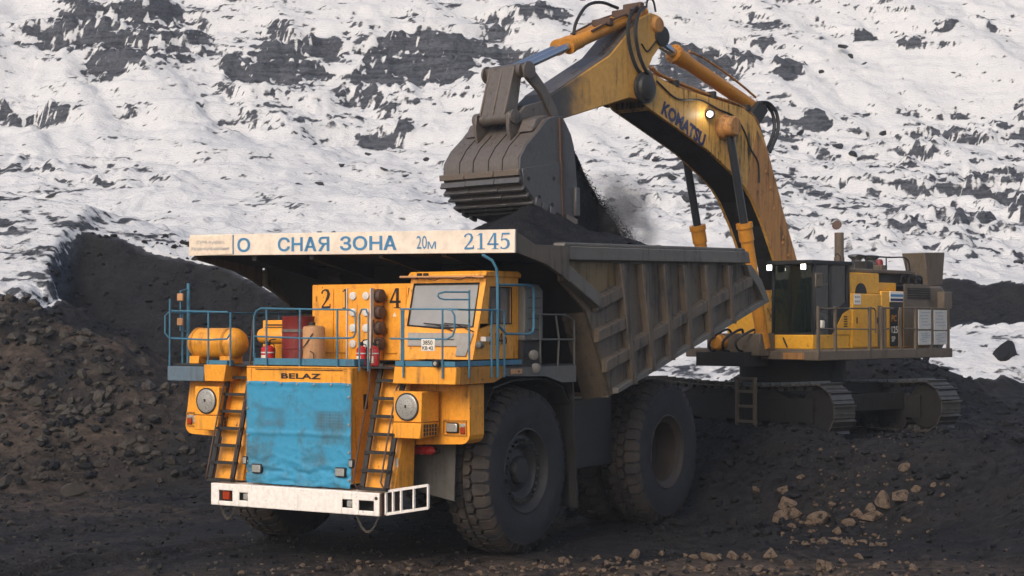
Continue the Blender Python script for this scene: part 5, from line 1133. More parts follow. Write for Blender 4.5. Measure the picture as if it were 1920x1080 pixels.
for s in (-1, 1):
    pl = MB().prism(SP, 'x', s * (BW + .001), s * (BW + .05)).build('side_plate', M['bktside'], BK, bevel=.01)
    lo = [(-11.47, 5.90), (-11.42, 5.60), (-11.10, 5.28), (-10.75, 5.14), (-10.39, 5.03), (-10.20, 4.98), (-10.20, 6.12)]
    MB().prism(lo, 'x', s * (BW + .05), s * (BW + .075)).build('wear_plate', M['bktside'], BK, bevel=.008)
    MB().hexa([(s * (BW + .05), -10.24, 4.98), (s * (BW + .10), -10.24, 4.98), (s * (BW + .10), -10.17, 4.98), (s * (BW + .05), -10.17, 4.98)], [(s * (BW + .05), -10.33, 7.02), (s * (BW + .10), -10.33, 7.02), (s * (BW + .10), -10.27, 7.02), (s * (BW + .05), -10.27, 7.02)]).build('stiffener_bar', M['rust'], BK)
    MB().box(s * BW + (.05 if s > 0 else -.13), s * BW + (.13 if s > 0 else -.05), -9.86, -9.72, 5.0, 5.60).build('side_cutter', M['bktside'], BK, bevel=.015)
    MB().hexa([(s * BW - .10, -10.12, 4.82), (s * BW + .10, -10.12, 4.82), (s * BW + .10, -10.12, 5.02), (s * BW - .10, -10.12, 5.02)], [(s * BW - .07, -9.74, 4.84), (s * BW + .07, -9.74, 4.84), (s * BW + .07, -9.74, 4.94), (s * BW - .07, -9.74, 4.94)]).build('bucket_tooth', M['steelbr'], BK)
    for y, z in ((-11.28, 5.70), (-10.95, 5.34), (-10.55, 5.20), (-10.50, 5.75)): MB().lathe([(0, .045), (.006, .045)], (s * (BW + .075), y, z), (s, 0, 0), 10).build('plug_hole', M['black'], BK)
    for y, z in ((-11.02, 5.20), (-10.82, 5.10), (-10.58, 5.03)): MB().hexa([(s * (BW + .02), y - .08, z - .03), (s * (BW + .12), y - .08, z - .03), (s * (BW + .12), y + .08, z - .09), (s * (BW + .02), y + .08, z - .09)], [(s * (BW + .02), y - .05, z + .14), (s * (BW + .12), y - .05, z + .14), (s * (BW + .12), y + .11, z + .08), (s * (BW + .02), y + .11, z + .08)]).build('heel_shroud', M['bktside'], BK, bevel=.01)
    # ear that carries the link, raised torque box beside it
    ear = [(-11.14, 6.55), (-11.22, 6.85), (-11.20, 7.12), (-11.05, 7.20), (-10.88, 7.12), (-10.70, 7.30), (-10.0, 7.50), (-9.82, 7.36), (-9.80, 7.15), (-10.3, 7.0), (-10.68, 6.92)]
    MB().prism(ear, 'x', s * .43, s * .52).build('bucket_ear', M['bucket'], BK, bevel=.012)
    MB().lathe([(0, .15), (.05, .15), (.06, .04)], (s * .52, -11.05, 7.04), (s, 0, 0), 16).build('pin_cap', M['bucket'], BK)
    MB().hexa([(s * .58, -11.02, 6.70), (s * .98, -11.0, 6.70), (s * .98, -10.5, 7.0), (s * .58, -10.5, 7.0)], [(s * .60, -10.90, 6.98), (s * .96, -10.86, 6.98), (s * .96, -10.5, 7.10), (s * .60, -10.5, 7.10)]).build('torque_box', M['bucket'], BK, bevel=.02)
for x in (-.55, 0., .55): MB().hexa([(x - .1, -10.10, 4.80), (x + .1, -10.10, 4.80), (x + .1, -10.10, 5.0), (x - .1, -10.10, 5.0)], [(x - .07, -9.66, 4.82), (x + .07, -9.66, 4.82), (x + .07, -9.66, 4.90), (x - .07, -9.66, 4.90)]).build('bucket_tooth', M['steelbr'], BK)
for i, (y, z, a) in enumerate(((-11.535, 5.82, 4), (-11.51, 5.64, -20), (-11.40, 5.48, -40), (-11.27, 5.345, -48), (-11.11, 5.20, -58), (-10.92, 5.12, -68), (-10.70, 5.05, -70))):
    d = V(0, -math.sin(R(a)), math.cos(R(a))); nn = V(0, -d.z, d.y); rr = random.Random(i)
    for x0, x1 in ((-BW - .08, -.42), (-.40, .42), (.44, BW + .08)):
        c0 = V(0, y, z) + nn * rr.uniform(0, .015); w2 = .062
        MB().hexa([V(x0, 0, 0) + c0 - d * w2, V(x1, 0, 0) + c0 - d * w2, V(x1, 0, 0) + c0 - d * w2 + nn * .055, V(x0, 0, 0) + c0 - d * w2 + nn * .055], [V(x0, 0, 0) + c0 + d * w2, V(x1, 0, 0) + c0 + d * w2, V(x1, 0, 0) + c0 + d * w2 + nn * .055, V(x0, 0, 0) + c0 + d * w2 + nn * .055]).build('wear_bar', M['steelbr'] if i == 0 else M['bktside'], BK, bevel=.008)
for x in (-.62, -.22, .22, .62):
    b = MB(); pts = [V(x, y, z) for y, z in BP[3:7]]
    MB().tube([p + V(0, -.005, .005) for p in pts], .012, 5).build('weld_bead', M['frame'], BK)

# ================================================================== THINGS ON THE TRUCK
def tthing(name, x, y, z, label, cat, group=None, rz=0.):
    return empty(name, tw(x, y, z), TR + rz, label, cat, group)
# blue tarp hung over the radiator
nx, ny = 84, 72; x0, x1, z0, z1 = -1.145, 1.215, 1.345, 3.195
gx, gz = np.meshgrid(np.linspace(0, 1, nx), np.linspace(0, 1, ny))
wr = fbm(gx * 5, gz * 9, 4, 301) - .5
fold = np.abs(fbm(gx * 6 + 2.5 * gz, gz * 7 - 2 * gx, 3, 311) - .5)
hgt = .013 * wr + .016 * np.maximum(0, .09 - fold) / .09 * (.35 + .65 * sstep(.55, .1, gz)) + .020 * np.sin(gz * 34 + 11 * wr) * sstep(.34, .10, gz)
hgt = hgt + .02 * np.maximum(0, 1 - np.abs(gz - .50 + .02 * wr) / .03)
hgt = hgt + .010 * ((gx < .03) | (gx > .97) | (gz < .035) | (gz > .965)) + .008 * (np.abs(gx - .5 + .01 * wr) < .012)
xx = x0 + (x1 - x0) * gx + .012 * (fbm(gz * 9, gx * 2, 2, 321) - .5) * np.abs(gx - .5) * 2
zz_ = z0 + (z1 - z0) * gz + .035 * (fbm(gx * 8, gz * 1, 2, 331) - .5) * (gz > .97) - .06 * (gz - .5) * 0 - .012 * np.sin(gx * math.pi) * (gz > .9)
yy = -2.945 - hgt
wear = 1.0 * np.maximum(np.exp(-(((xx + .56) / .30) ** 8 + ((zz_ - 2.55) / .17) ** 8)) * (.35 + .4 * wr * 2), np.exp(-(((xx - .72) / .32) ** 8 + ((zz_ - 2.53) / .16) ** 8)) * (.45 + .55 * ((np.sin(xx * 95) > -.2) & (np.sin(zz_ * 120) > -.2))))
me = bpy.data.meshes.new('tarp'); i = (np.arange(ny - 1)[:, None] * nx + np.arange(nx - 1)[None, :]).ravel()
me.from_pydata(np.stack([xx, yy, zz_], -1).reshape(-1, 3).tolist(), [], np.stack([i, i + 1, i + nx + 1, i + nx], -1).tolist())
me.shade_smooth(); at = me.attributes.new('wear', 'FLOAT', 'POINT'); at.data.foreach_set('value', wear.astype(np.float32).ravel())
TA = obj('tarp', me, M['tarp']); TA.location = (TX, TY, 0); TA.rotation_euler = (0, 0, R(TR)); sol = TA.modifiers.new('s', 'SOLIDIFY'); sol.thickness = .006
tag(TA, 'wrinkled blue tarp covering the radiator of the haul truck', 'tarp')
for k in range(7):
    for xk, zk in ((x0 + .05 + (x1 - x0 - .1) * k / 6, z1 - .035), (x0 + .035 if k % 2 else x1 - .035, z0 + .15 + (z1 - z0 - .4) * k / 6)):
        MB().lathe([(0, .022), (.008, .022), (.010, .016), (.008, .010), (0, .010)], (xk, -2.972, zk), (0, -1, 0), 12).build('eyelet', M['disc'], TA)
for x, z, a in ((-.885, 1.615, 0), (1.0, 1.63, 0), (-1.16, 1.75, .6), (1.235, 1.79, .6)):
    big = a == 0
    w2, h2 = (.115, .085) if big else (.055, .075)
    lo = MB().box(x - w2, x + w2, -2.995, -2.93, z - h2, z + h2).build('lamp_housing', M['dark'], TRUCK, bevel=.015)
    MB().box(x - w2 + .02, x + w2 - .02, -3.005, -2.993, z - h2 + .02, z + h2 - .02).build('lamp_lens', M['lamp'], lo, bevel=.01)

# fire extinguishers
def extinguisher(o, L, r, vertical=True, band=True):
    ax = (0, 0, 1) if vertical else (1, 0, 0)
    MB().lathe([(0, r * .8), (.015, r), (L * .84, r), (L * .93, r * .75), (L * .97, r * .35), (L, r * .3)], (0, 0, 0), ax, 20).build('bottle', M['red'], o)
    A = V(ax)
    MB().lathe([(L, r * .3), (L + .05, r * .38), (L + .07, r * .2)], (0, 0, 0), ax, 10).build('valve', M['dark'], o)
    if vertical:
        MB().tube([(0, 0, L + .05), (r * .6, -.02, L + .10), (r * 1.5, -.03, L + .11)], .011, 6).build('handle', M['black'], o)
        MB().tube([(0, 0, L + .03), (r * 1.1, -.02, L + .02), (r * 1.35, -.02, L * .75), (r * 1.2, -.02, L * .25)], .010, 6).build('hose', M['black'], o)
    if band: MB().lathe([(L * .60, r + .002), (L * .60, r + .005), (L * .66, r + .005), (L * .66, r + .002)], (0, 0, 0), ax, 20).build('white_band', M['pale'], o)
    lb = MB()
    if vertical: lb.lathe([(L * .16, r + .001), (L * .50, r + .001)], (0, 0, 0), ax, 20)
    else: lb.lathe([(L * .16, r + .001), (L * .36, r + .001)], (0, 0, 0), ax, 20)
    lb.f = [f for k, f in enumerate(lb.f[:20]) if (k % 20) in ((6, 7, 8, 9, 10, 11, 12, 13) if vertical else (3, 4, 5, 6, 7, 8))]
    lb.build('printed_label', M['cream2'], o)
e = tthing('fire_extinguisher', -.98, -2.55, 3.476, 'red fire extinguisher with printed label beside the red drum on deck', 'extinguisher', 'fire extinguishers carried by the truck'); extinguisher(e, .36, .13)
e = tthing('fire_extinguisher', 1.07, -2.45, 3.476, 'red fire extinguisher below the white resistor discs, left of the pair', 'extinguisher', 'fire extinguishers carried by the truck'); extinguisher(e, .36, .095)
e = tthing('fire_extinguisher', 1.33, -2.42, 3.476, 'red fire extinguisher behind the tall rail loop, right of the pair', 'extinguisher', 'fire extinguishers carried by the truck'); extinguisher(e, .36, .09)
e = tthing('fire_extinguisher', 1.60, -1.85, 1.985, 'red fire extinguisher lying above the mudflap beside the big front tyre', 'extinguisher', 'fire extinguishers carried by the truck'); extinguisher(e, .66, .082, False, False)
e = tthing('fire_extinguisher', -2.30, -1.85, 1.985, 'red fire extinguisher lying under the left air filter box', 'extinguisher', 'fire extinguishers carried by the truck'); extinguisher(e, .66, .082, False, False)
# drum and canister on the middle deck
D = tthing('steel_drum', -.72, -2.0, 3.476, 'dark red steel drum standing on the middle deck behind the blue railing', 'drum')
MB().lathe([(0, .29), (.01, .305), (.28, .30), (.295, .312), (.31, .30), (.58, .30), (.595, .312), (.61, .30), (.87, .30), (.885, .31), (.89, .30), (.88, .28), (.86, .27), (.86, .001)], (0, 0, 0), (0, 0, 1), 32).build('drum_shell', M['drum'], D)
MB().lathe([(0, .03), (.03, .03), (.03, .001)], (.15, -.1, .86), (0, 0, 1), 12).build('bung', M['dark'], D)
MB().lathe([(.60, .302), (.60, .308), (.655, .308), (.655, .302)], (0, 0, 0), (0, 0, 1), 32).build('hoop', M['grey'], D)
D = tthing('canister', -.16, -2.25, 3.476, 'tan steel canister with short neck next to the red drum', 'canister')
MB().lathe([(0, .19), (.01, .205), (.66, .205), (.70, .19), (.72, .10), (.725, .001)], (0, 0, 0), (0, 0, 1), 28).build('canister_shell', M['tan'], D)
MB().lathe([(0, .06), (.06, .06), (.065, .001)], (-.04, 0, .72), (0, 0, 1), 12).build('cap', M['dark'], D)
MB().tube([(-.19, -.08, .05), (-.10, -.215, .30), (.02, -.225, .42), (.12, -.19, .58)], .010, 6).build('strap_wire', M['rust'], D)
MB().tube([(.12, -.19, .06), (.15, -.19, .12), (.14, -.19, .22), (.08, -.215, .26)], .010, 6).build('hook', M['rust'], D)

# driver: one skinned body, seated
def driver():
    P = {'pelvis': (0, 0, .12), 'waist': (0, .02, .30), 'chest': (0, .0, .52), 'neck': (0, -.02, .68), 'head0': (0, -.04, .76), 'head': (0, -.05, .86), 'crown': (0, -.04, .94),
         'sl': (.19, .0, .60), 'el': (.27, -.16, .38), 'wl': (.17, -.40, .40), 'hl': (.13, -.47, .42), 'sr': (-.19, .0, .60), 'er': (-.27, -.16, .38), 'wr': (-.17, -.40, .40), 'hr': (-.13, -.47, .42),
         'kl': (.16, -.42, .16), 'al': (.16, -.50, -.24), 'tl': (.17, -.64, -.27), 'kr': (-.16, -.42, .16), 'ar': (-.16, -.50, -.24), 'tr': (-.17, -.64, -.27)}
    Rd = {'pelvis': .17, 'waist': .15, 'chest': .17, 'neck': .065, 'head0': .085, 'head': .105, 'crown': .07, 'sl': .09, 'el': .055, 'wl': .038, 'hl': .04, 'sr': .09, 'er': .055, 'wr': .038, 'hr': .04, 'kl': .075, 'al': .05, 'tl': .04, 'kr': .075, 'ar': .05, 'tr': .04}
    ks = list(P); E_ = [('pelvis', 'waist'), ('waist', 'chest'), ('chest', 'neck'), ('neck', 'head0'), ('head0', 'head'), ('head', 'crown')]
    for s in 'lr': E_ += [('chest', 's' + s), ('s' + s, 'e' + s), ('e' + s, 'w' + s), ('w' + s, 'h' + s), ('pelvis', 'k' + s), ('k' + s, 'a' + s), ('a' + s, 't' + s)]
    me = bpy.data.meshes.new('body'); me.from_pydata([P[k] for k in ks], [(ks.index(a), ks.index(c)) for a, c in E_], [])
    o = obj('body', me); o.modifiers.new('skin', 'SKIN'); o.modifiers.new('sub', 'SUBSURF').levels = 1
    if not me.skin_vertices: me.attributes
    for k, sv in zip(ks, me.skin_vertices[0].data): sv.radius = (Rd[k], Rd[k] * .85)
    me.skin_vertices[0].data[0].use_root = True
    bpy.context.view_layer.update(); dg = bpy.context.evaluated_depsgraph_get(); m2 = bpy.data.meshes.new_from_object(o.evaluated_get(dg)); bpy.data.objects.remove(o)
    hv, skin, cap, dk = flat('vest_yellow', (.45, .62, .04), .7), flat('skin_tone', (.42, .22, .14), .6), flat('cap_dark', (.03, .03, .035), .8), flat('trousers_navy', (.02, .025, .05), .8)
    m2.materials.clear()
    for m_ in (hv, skin, cap, dk): m2.materials.append(m_)
    for p in m2.polygons:
        c = p.center; p.use_smooth = True
        p.material_index = (2 if c.z > .90 else 1) if c.z > .69 else (1 if (c.y < -.37 and c.z > .33) else (3 if c.z < .24 else 0))
    return m2
DR = obj('person', driver()); DR.location = tw(2.36, -.80, 4.0); DR.rotation_euler = (0, 0, R(TR))
tag(DR, 'driver in a yellow green vest sitting at the wheel inside the truck cab', 'person')

# ================================================================== COAL: load, falling stream, dust
def coal_mat(name, a, b_, c=None):
    t = NT(name); n = t.noise(7, 5, .7); n2 = t.noise(28, 3, .6, off=4)
    t.l(t.mix(n, a, b_), t.b.inputs['Base Color']); t.set(Roughness=t.ramp(n2, .3, .8, .45, .85)); t.b.inputs['Specular IOR Level'].default_value = .2
    t.bump(t.math('ADD', n, n2), .7, .05); return t.m
M['coal'] = coal_mat('coal', (.004, .004, .005), (.015, .015, .0175))
M['gravel_brown'] = coal_mat('gravel_brown', (.05, .036, .026), (.17, .12, .085))
def tan_mat():
    t = NT('stone_tan'); n = t.noise(3.5, 6, .7); n2 = t.noise(18, 4, .65, off=4); n3 = t.noise(1.3, 3, .6, off=8)
    c = t.mix(t.ramp(n, .3, .7), (.20, .135, .095), (.44, .33, .24)); c = t.mix(t.math('MULTIPLY', t.ramp(n2, .55, .75), .6), c, (.07, .05, .04))
    c = t.mix(t.math('MULTIPLY', t.ramp(t.math('ADD', n3, t.math('MULTIPLY', n, .4)),   .74, .88), .85), c, (.012, .012, .013))      # smeared with coal
    t.l(c, t.b.inputs['Base Color']); t.set(Roughness=.85); t.b.inputs['Specular IOR Level'].default_value = .2; t.bump(t.math('ADD', n, n2), .9, .25); return t.m
M['stone_tan'] = tan_mat()
M['stone_grey'] = coal_mat('stone_grey', (.024, .021, .018), (.085, .074, .063))
M['stone_dark'] = coal_mat('stone_dark', (.020, .021, .024), (.055, .056, .060))
cx_, cy_ = np.meshgrid(np.linspace(-3.42, 3.42, 110), np.linspace(.3, 8.4, 130))
top = 5.40 + .03 * cy_ + 1.12 * np.exp(-np.hypot((cx_ - 1.25) / 1.6, (cy_ - 3.1) / 1.5) ** 1.4) + .25 * np.exp(-(((cx_ - 1.5) / 2) ** 2 + ((cy_ - 5.5) / 2) ** 2))
top = top + .30 * (fbm(cx_ * 1.6, cy_ * 1.6, 4, 401) - .5) + .12 * np.maximum(0, vnoise(cx_ * 4, cy_ * 4, 411) - .55)
me = bpy.data.meshes.new('coal_load'); n_ = 110; i = (np.arange(129)[:, None] * n_ + np.arange(109)[None, :]).ravel()
me.from_pydata(np.stack([cx_, cy_, top], -1).reshape(-1, 3).tolist(), [], np.stack([i, i + 1, i + n_ + 1, i + n_], -1).tolist()); me.shade_smooth()
CL = obj('coal_load', me, M['coal']); CL.location = (TX, TY, 0); CL.rotation_euler = (0, 0, R(TR)); tag(CL, 'heap of black coal filling the dump body', 'coal', kind='stuff')

ICO = bmesh.new(); bmesh.ops.create_icosphere(ICO, subdivisions=1, radius=1); IV = np.array([v.co[:] for v in ICO.verts]); IF = np.array([[v.index for v in f.verts] for f in ICO.faces]); ICO.free()
OV = np.array([(1, 0, 0), (-1, 0, 0), (0, 1, 0), (0, -1, 0), (0, 0, 1), (0, 0, -1)], float); OF = np.array([(0, 2, 4), (2, 1, 4), (1, 3, 4), (3, 0, 4), (2, 0, 5), (1, 2, 5), (3, 1, 5), (0, 3, 5)])
def swarm(name, pts, sizes, mat, seed, base='ico', flat_=.75):
    """many small chunks as one mesh"""
    rg = np.random.default_rng(seed); n = len(pts); bv, bf = {'ico': (IV, IF), 'oct': (OV, OF)}.get(base) or (TV, TF); k = len(bv)
    q = rg.normal(size=(n, 4)); q /= np.linalg.norm(q, axis=1)[:, None]; w_, x, y, z = q.T
    Rm = np.stack([1 - 2 * (y * y + z * z), 2 * (x * y - z * w_), 2 * (x * z + y * w_), 2 * (x * y + z * w_), 1 - 2 * (x * x + z * z), 2 * (y * z - x * w_), 2 * (x * z - y * w_), 2 * (y * z + x * w_), 1 - 2 * (x * x + y * y)], -1).reshape(n, 3, 3)
    sc = rg.uniform(.6, 1.15, (n, 1, 3)); jit = rg.uniform(.68, 1.2, (n, k, 1))
    vv = np.einsum('nij,nkj->nki', Rm, bv[None] * sc * jit) * np.array([1, 1, flat_]) * sizes[:, None, None] + pts[:, None, :]
    ff = (bf[None] + (np.arange(n) * k)[:, None, None]).reshape(-1, 3)
    me = bpy.data.meshes.new(name); me.vertices.add(n * k); me.vertices.foreach_set('co', vv.astype(np.float32).ravel())
    nf = len(ff); me.loops.add(nf * 3); me.loops.foreach_set('vertex_index', ff.astype(np.int32).ravel()); me.polygons.add(nf)
    me.polygons.foreach_set('loop_start', np.arange(0, nf * 3, 3, dtype=np.int32)); me.polygons.foreach_set('loop_total', np.full(nf, 3, np.int32)); me.update(); me.shade_flat()
    return obj(name, me, mat)
rg = np.random.default_rng(7)
def ew(P):
    a = R(ER); c, s = math.cos(a), math.sin(a); return np.stack([EX + P[:, 0] * c - P[:, 1] * s, EY + P[:, 0] * s + P[:, 1] * c, EZ + P[:, 2]], -1)
TV = np.array([(1, 1, 1), (-1, -1, 1), (-1, 1, -1), (1, -1, -1)], float) * .8; TF = np.array([(0, 1, 2), (0, 3, 1), (0, 2, 3), (1, 3, 2)])
n = 90000
u = rg.uniform(-1.0, 1.02, n); f = rg.uniform(0, 1, n) ** .7; sp = rg.beta(1.1, 1.5, n)
def core(f): return -9.78 + .34 * f + 1.85 * f ** 1.6
P = np.stack([u + .12 * f * rg.normal(0, 1, n), core(f) - .10 + (.06 + .95 * f ** 1.2) * sp ** 1.4 * (.6 + .8 * vnoise(u * 2.5, f * 3, 7)), 6.75 - 2.50 * f - .10 * sp + rg.normal(0, .04, n)], -1)
sz = .006 + .026 * rg.uniform(0, 1, n) ** 4 * (1.1 - .8 * sp)
o = swarm('falling_coal', ew(P), sz, M['coal'], 8, 'tet'); tag(o, 'stream of black coal pouring out of the tipped bucket', 'coal', kind='stuff')
fu, ff_ = np.meshgrid(np.linspace(-1, 1, 70), np.linspace(0, 1, 70))
P = np.stack([fu * (.98 + .05 * ff_), core(ff_) + .0 + .26 * (fbm(fu * 5, ff_ * 7, 4, 701) - .5) + .12 * ff_ * (vnoise(fu * 2, ff_ * 2, 703) - .5), 6.72 - 2.5 * ff_], -1).reshape(-1, 3)
Q = P.copy(); Q[:, 1] = -9.85 + .25 * ff_.ravel(); W_ = np.concatenate([ew(P), ew(Q)]); i = (np.arange(69)[:, None] * 70 + np.arange(69)[None, :]).ravel(); fr = np.stack([i, i + 1, i + 71, i + 70], -1)
ed = list(range(70)) ; fcs = fr.tolist() + (fr[:, ::-1] + 4900).tolist()
for r_ in range(69):
    for c_ in (0, 69): a_ = r_ * 70 + c_; fcs.append([a_, a_ + 70, a_ + 4970, a_ + 4900])
me = bpy.data.meshes.new('coal_curtain'); me.from_pydata(W_.tolist(), [], fcs); me.shade_smooth(); tag(obj('coal_curtain', me, M['coal']), 'dense black core of the coal stream under the bucket', 'coal', kind='stuff')
# coal still lying in the bucket, sliding out of its mouth
b = MB(); q = [(-11.2, 5.9), (-10.9, 5.45), (-10.3, 5.15), (-9.95, 5.02), (-9.74, 5.25), (-9.68, 5.9), (-9.80, 6.5), (-10.3, 6.75), (-10.9, 6.5)]
b.prism(q, 'x', -1.03, 1.03); bc = b.build('bucket_coal', M['coal']); bc.location = (EX, EY, EZ); bc.rotation_euler = (0, 0, R(ER)); tag(bc, 'black coal heaped inside the tipped bucket', 'coal', kind='stuff')
# drifting dust beside the stream: a body of air with coal dust in it
b = MB(); b.lathe([(0, .05), (.15, .45), (.6, .95), (1.2, 1.25), (1.8, 1.35), (2.3, 1.25), (2.55, .9), (2.6, .05)], (0, 0, 0), (0, 0, 1), 24)
du = b.build('coal_dust', None); du.location = Vector(ew(np.array([[.6, -8.0, 3.5]]))[0]); du.rotation_euler = (0, 0, R(ER)); du.scale = (1.0, .85, 1.0); tag(du, 'grey dust drifting off the falling coal', 'dust', kind='stuff')
m_ = bpy.data.materials.new('dust_air'); m_.use_nodes = True; t_ = m_.node_tree; t_.nodes.clear(); out = t_.nodes.new('ShaderNodeOutputMaterial'); pv = t_.nodes.new('ShaderNodeVolumePrincipled')
pv.inputs['Color'].default_value = (.34, .34, .355, 1); tc = t_.nodes.new('ShaderNodeTexCoord'); nz_ = t_.nodes.new('ShaderNodeTexNoise'); nz_.inputs['Scale'].default_value = 1.3; nz_.inputs['Detail'].default_value = 4
ln = t_.nodes.new('ShaderNodeVectorMath'); ln.operation = 'LENGTH'; mpp = t_.nodes.new('ShaderNodeMapping'); mpp.vector_type = 'POINT'; mpp.inputs['Location'].default_value = (0, 0, -.75); mpp.inputs['Scale'].default_value = (.74, .74, .62)
t_.links.new(tc.outputs['Object'], mpp.inputs[0]); t_.links.new(mpp.outputs[0], ln.inputs[0]); t_.links.new(tc.outputs['Object'], nz_.inputs['Vector'])
ma = t_.nodes.new('ShaderNodeMapRange'); ma.inputs[1].default_value = .95; ma.inputs[2].default_value = .25; t_.links.new(ln.outputs['Value'], ma.inputs[0])
mb_ = t_.nodes.new('ShaderNodeMapRange'); mb_.inputs[1].default_value = .40; mb_.inputs[2].default_value = .66; t_.links.new(nz_.outputs['Fac'], mb_.inputs[0])
mu = t_.nodes.new('ShaderNodeMath'); mu.operation = 'MULTIPLY'; t_.links.new(ma.outputs[0], mu.inputs[0]); t_.links.new(mb_.outputs[0], mu.inputs[1])
mk = t_.nodes.new('ShaderNodeMath'); mk.operation = 'MULTIPLY'; mk.inputs[1].default_value = 5.5; t_.links.new(mu.outputs[0], mk.inputs[0]); t_.links.new(mk.outputs[0], pv.inputs['Density']); t_.links.new(pv.outputs[0], out.inputs['Volume'])
du.data.materials.clear(); du.data.materials.append(m_)

# ================================================================== STONES
TAN_ROCKS = [(5.8, 36.32, 0.153), (5.76, 35.84, 0.167), (6.31, 35.22, 0.164), (6.13, 35.24, 0.099), (6.72, 35.14, 0.082), (6.85, 34.96, 0.141), (7.05, 35.24, 0.137), (7.36, 35.24, 0.121), (7.31, 35.0, 0.163), (7.62, 35.3, 0.192), (7.96, 35.12, 0.164), (8.28, 35.2, 0.077), (8.62, 35.16, 0.055), (8.78, 35.1, 0.044), (8.89, 35.0, 0.038), (8.52, 35.06, 0.055), (8.72, 34.78, 0.043), (6.23, 37.0, 0.086), (5.84, 36.84, 0.115), (5.29, 37.18, 0.116), (8.2, 35.88, 0.084), (7.89, 34.46, 0.07), (5.58, 32.64, 0.086), (5.87, 32.64, 0.086), (6.39, 32.44, 0.101), (6.75, 32.18, 0.05), (6.95, 32.34, 0.081), (4.66, 30.94, 0.116), (5.72, 35.16, 0.055), (5.9, 35.52, 0.044), (6.68, 35.8, 0.084), (6.35, 35.96, 0.056), (5.37, 29.58, 0.147), (4.22, 30.88, 0.096), (3.96, 30.84, 0.106), (3.52, 30.5, 0.133), (6.51, 34.36, 0.08), (3.49, 29.58, 0.064), (4.88, 30.22, 0.075), (6.33, 31.4, 0.068), (5.84, 30.36, 0.061), (3.25, 30.8, 0.086), (2.73, 31.38, 0.068), (2.23, 31.24, 0.097), (1.9, 30.58, 0.067), (1.52, 30.58, 0.076), (0.94, 30.38, 0.066), (2.35, 29.72, 0.056), (4.22, 29.56, 0.074), (6.46, 29.94, 0.065), (6.93, 30.18, 0.056)]
GREY_ROCKS = [(-11.21, 46.94, 0.161), (-12.79, 46.18, 0.158), (-10.88, 42.4, 0.211), (-12.88, 43.56, 0.17), (-13.18, 48.88, 0.091), (-11.08, 46.8, 0.117), (-12.14, 45.26, 0.127), (-8.67, 45.04, 0.154), (-11.43, 44.96, 0.14), (-11.49, 44.2, 0.11), (-10.65, 44.4, 0.111), (-8.82, 44.5, 0.125), (-8.68, 44.2, 0.124), (-12.44, 46.46, 0.101), (-10.02, 44.52, 0.083), (-10.19, 47.98, 0.12), (-10.82, 47.52, 0.074), (-13.5, 46.52, 0.116), (-13.86, 46.66, 0.087), (-13.59, 46.68, 0.102), (-7.94, 44.38, 0.069), (-10.97, 46.96, 0.073), (-9.77, 45.1, 0.056), (-10.9, 41.04, 0.115), (-10.73, 43.84, 0.082), (-12.41, 44.38, 0.097), (-12.93, 45.22, 0.084), (-11.54, 45.82, 0.086), (-10.33, 46.16, 0.101), (-9.5, 45.62, 0.114), (-9.41, 46.54, 0.072), (-11.78, 47.94, 0.075), (-12.69, 47.98, 0.09), (-13.4, 47.86, 0.075), (-9.93, 45.0, 0.084), (-9.42, 44.6, 0.097), (-10.44, 44.78, 0.084), (-12.71, 43.98, 0.096), (-11.96, 43.74, 0.109), (-11.07, 44.54, 0.083), (-8.35, 44.76, 0.084), (-10.73, 45.4, 0.085), (-12.1, 46.86, 0.073), (-9.0, 43.92, 0.096), (-9.65, 43.76, 0.082), (-9.73, 41.76, 0.065), (-10.8, 38.66, 0.084), (-10.51, 36.02, 0.067), (-9.28, 35.58, 0.055), (-7.9, 36.36, 0.057), (-7.59, 38.8, 0.072), (-7.68, 31.72, 0.069), (-8.23, 29.8, 0.083), (-7.72, 29.28, 0.064), (-6.27, 29.28, 0.073), (-6.1, 29.8, 0.056)]
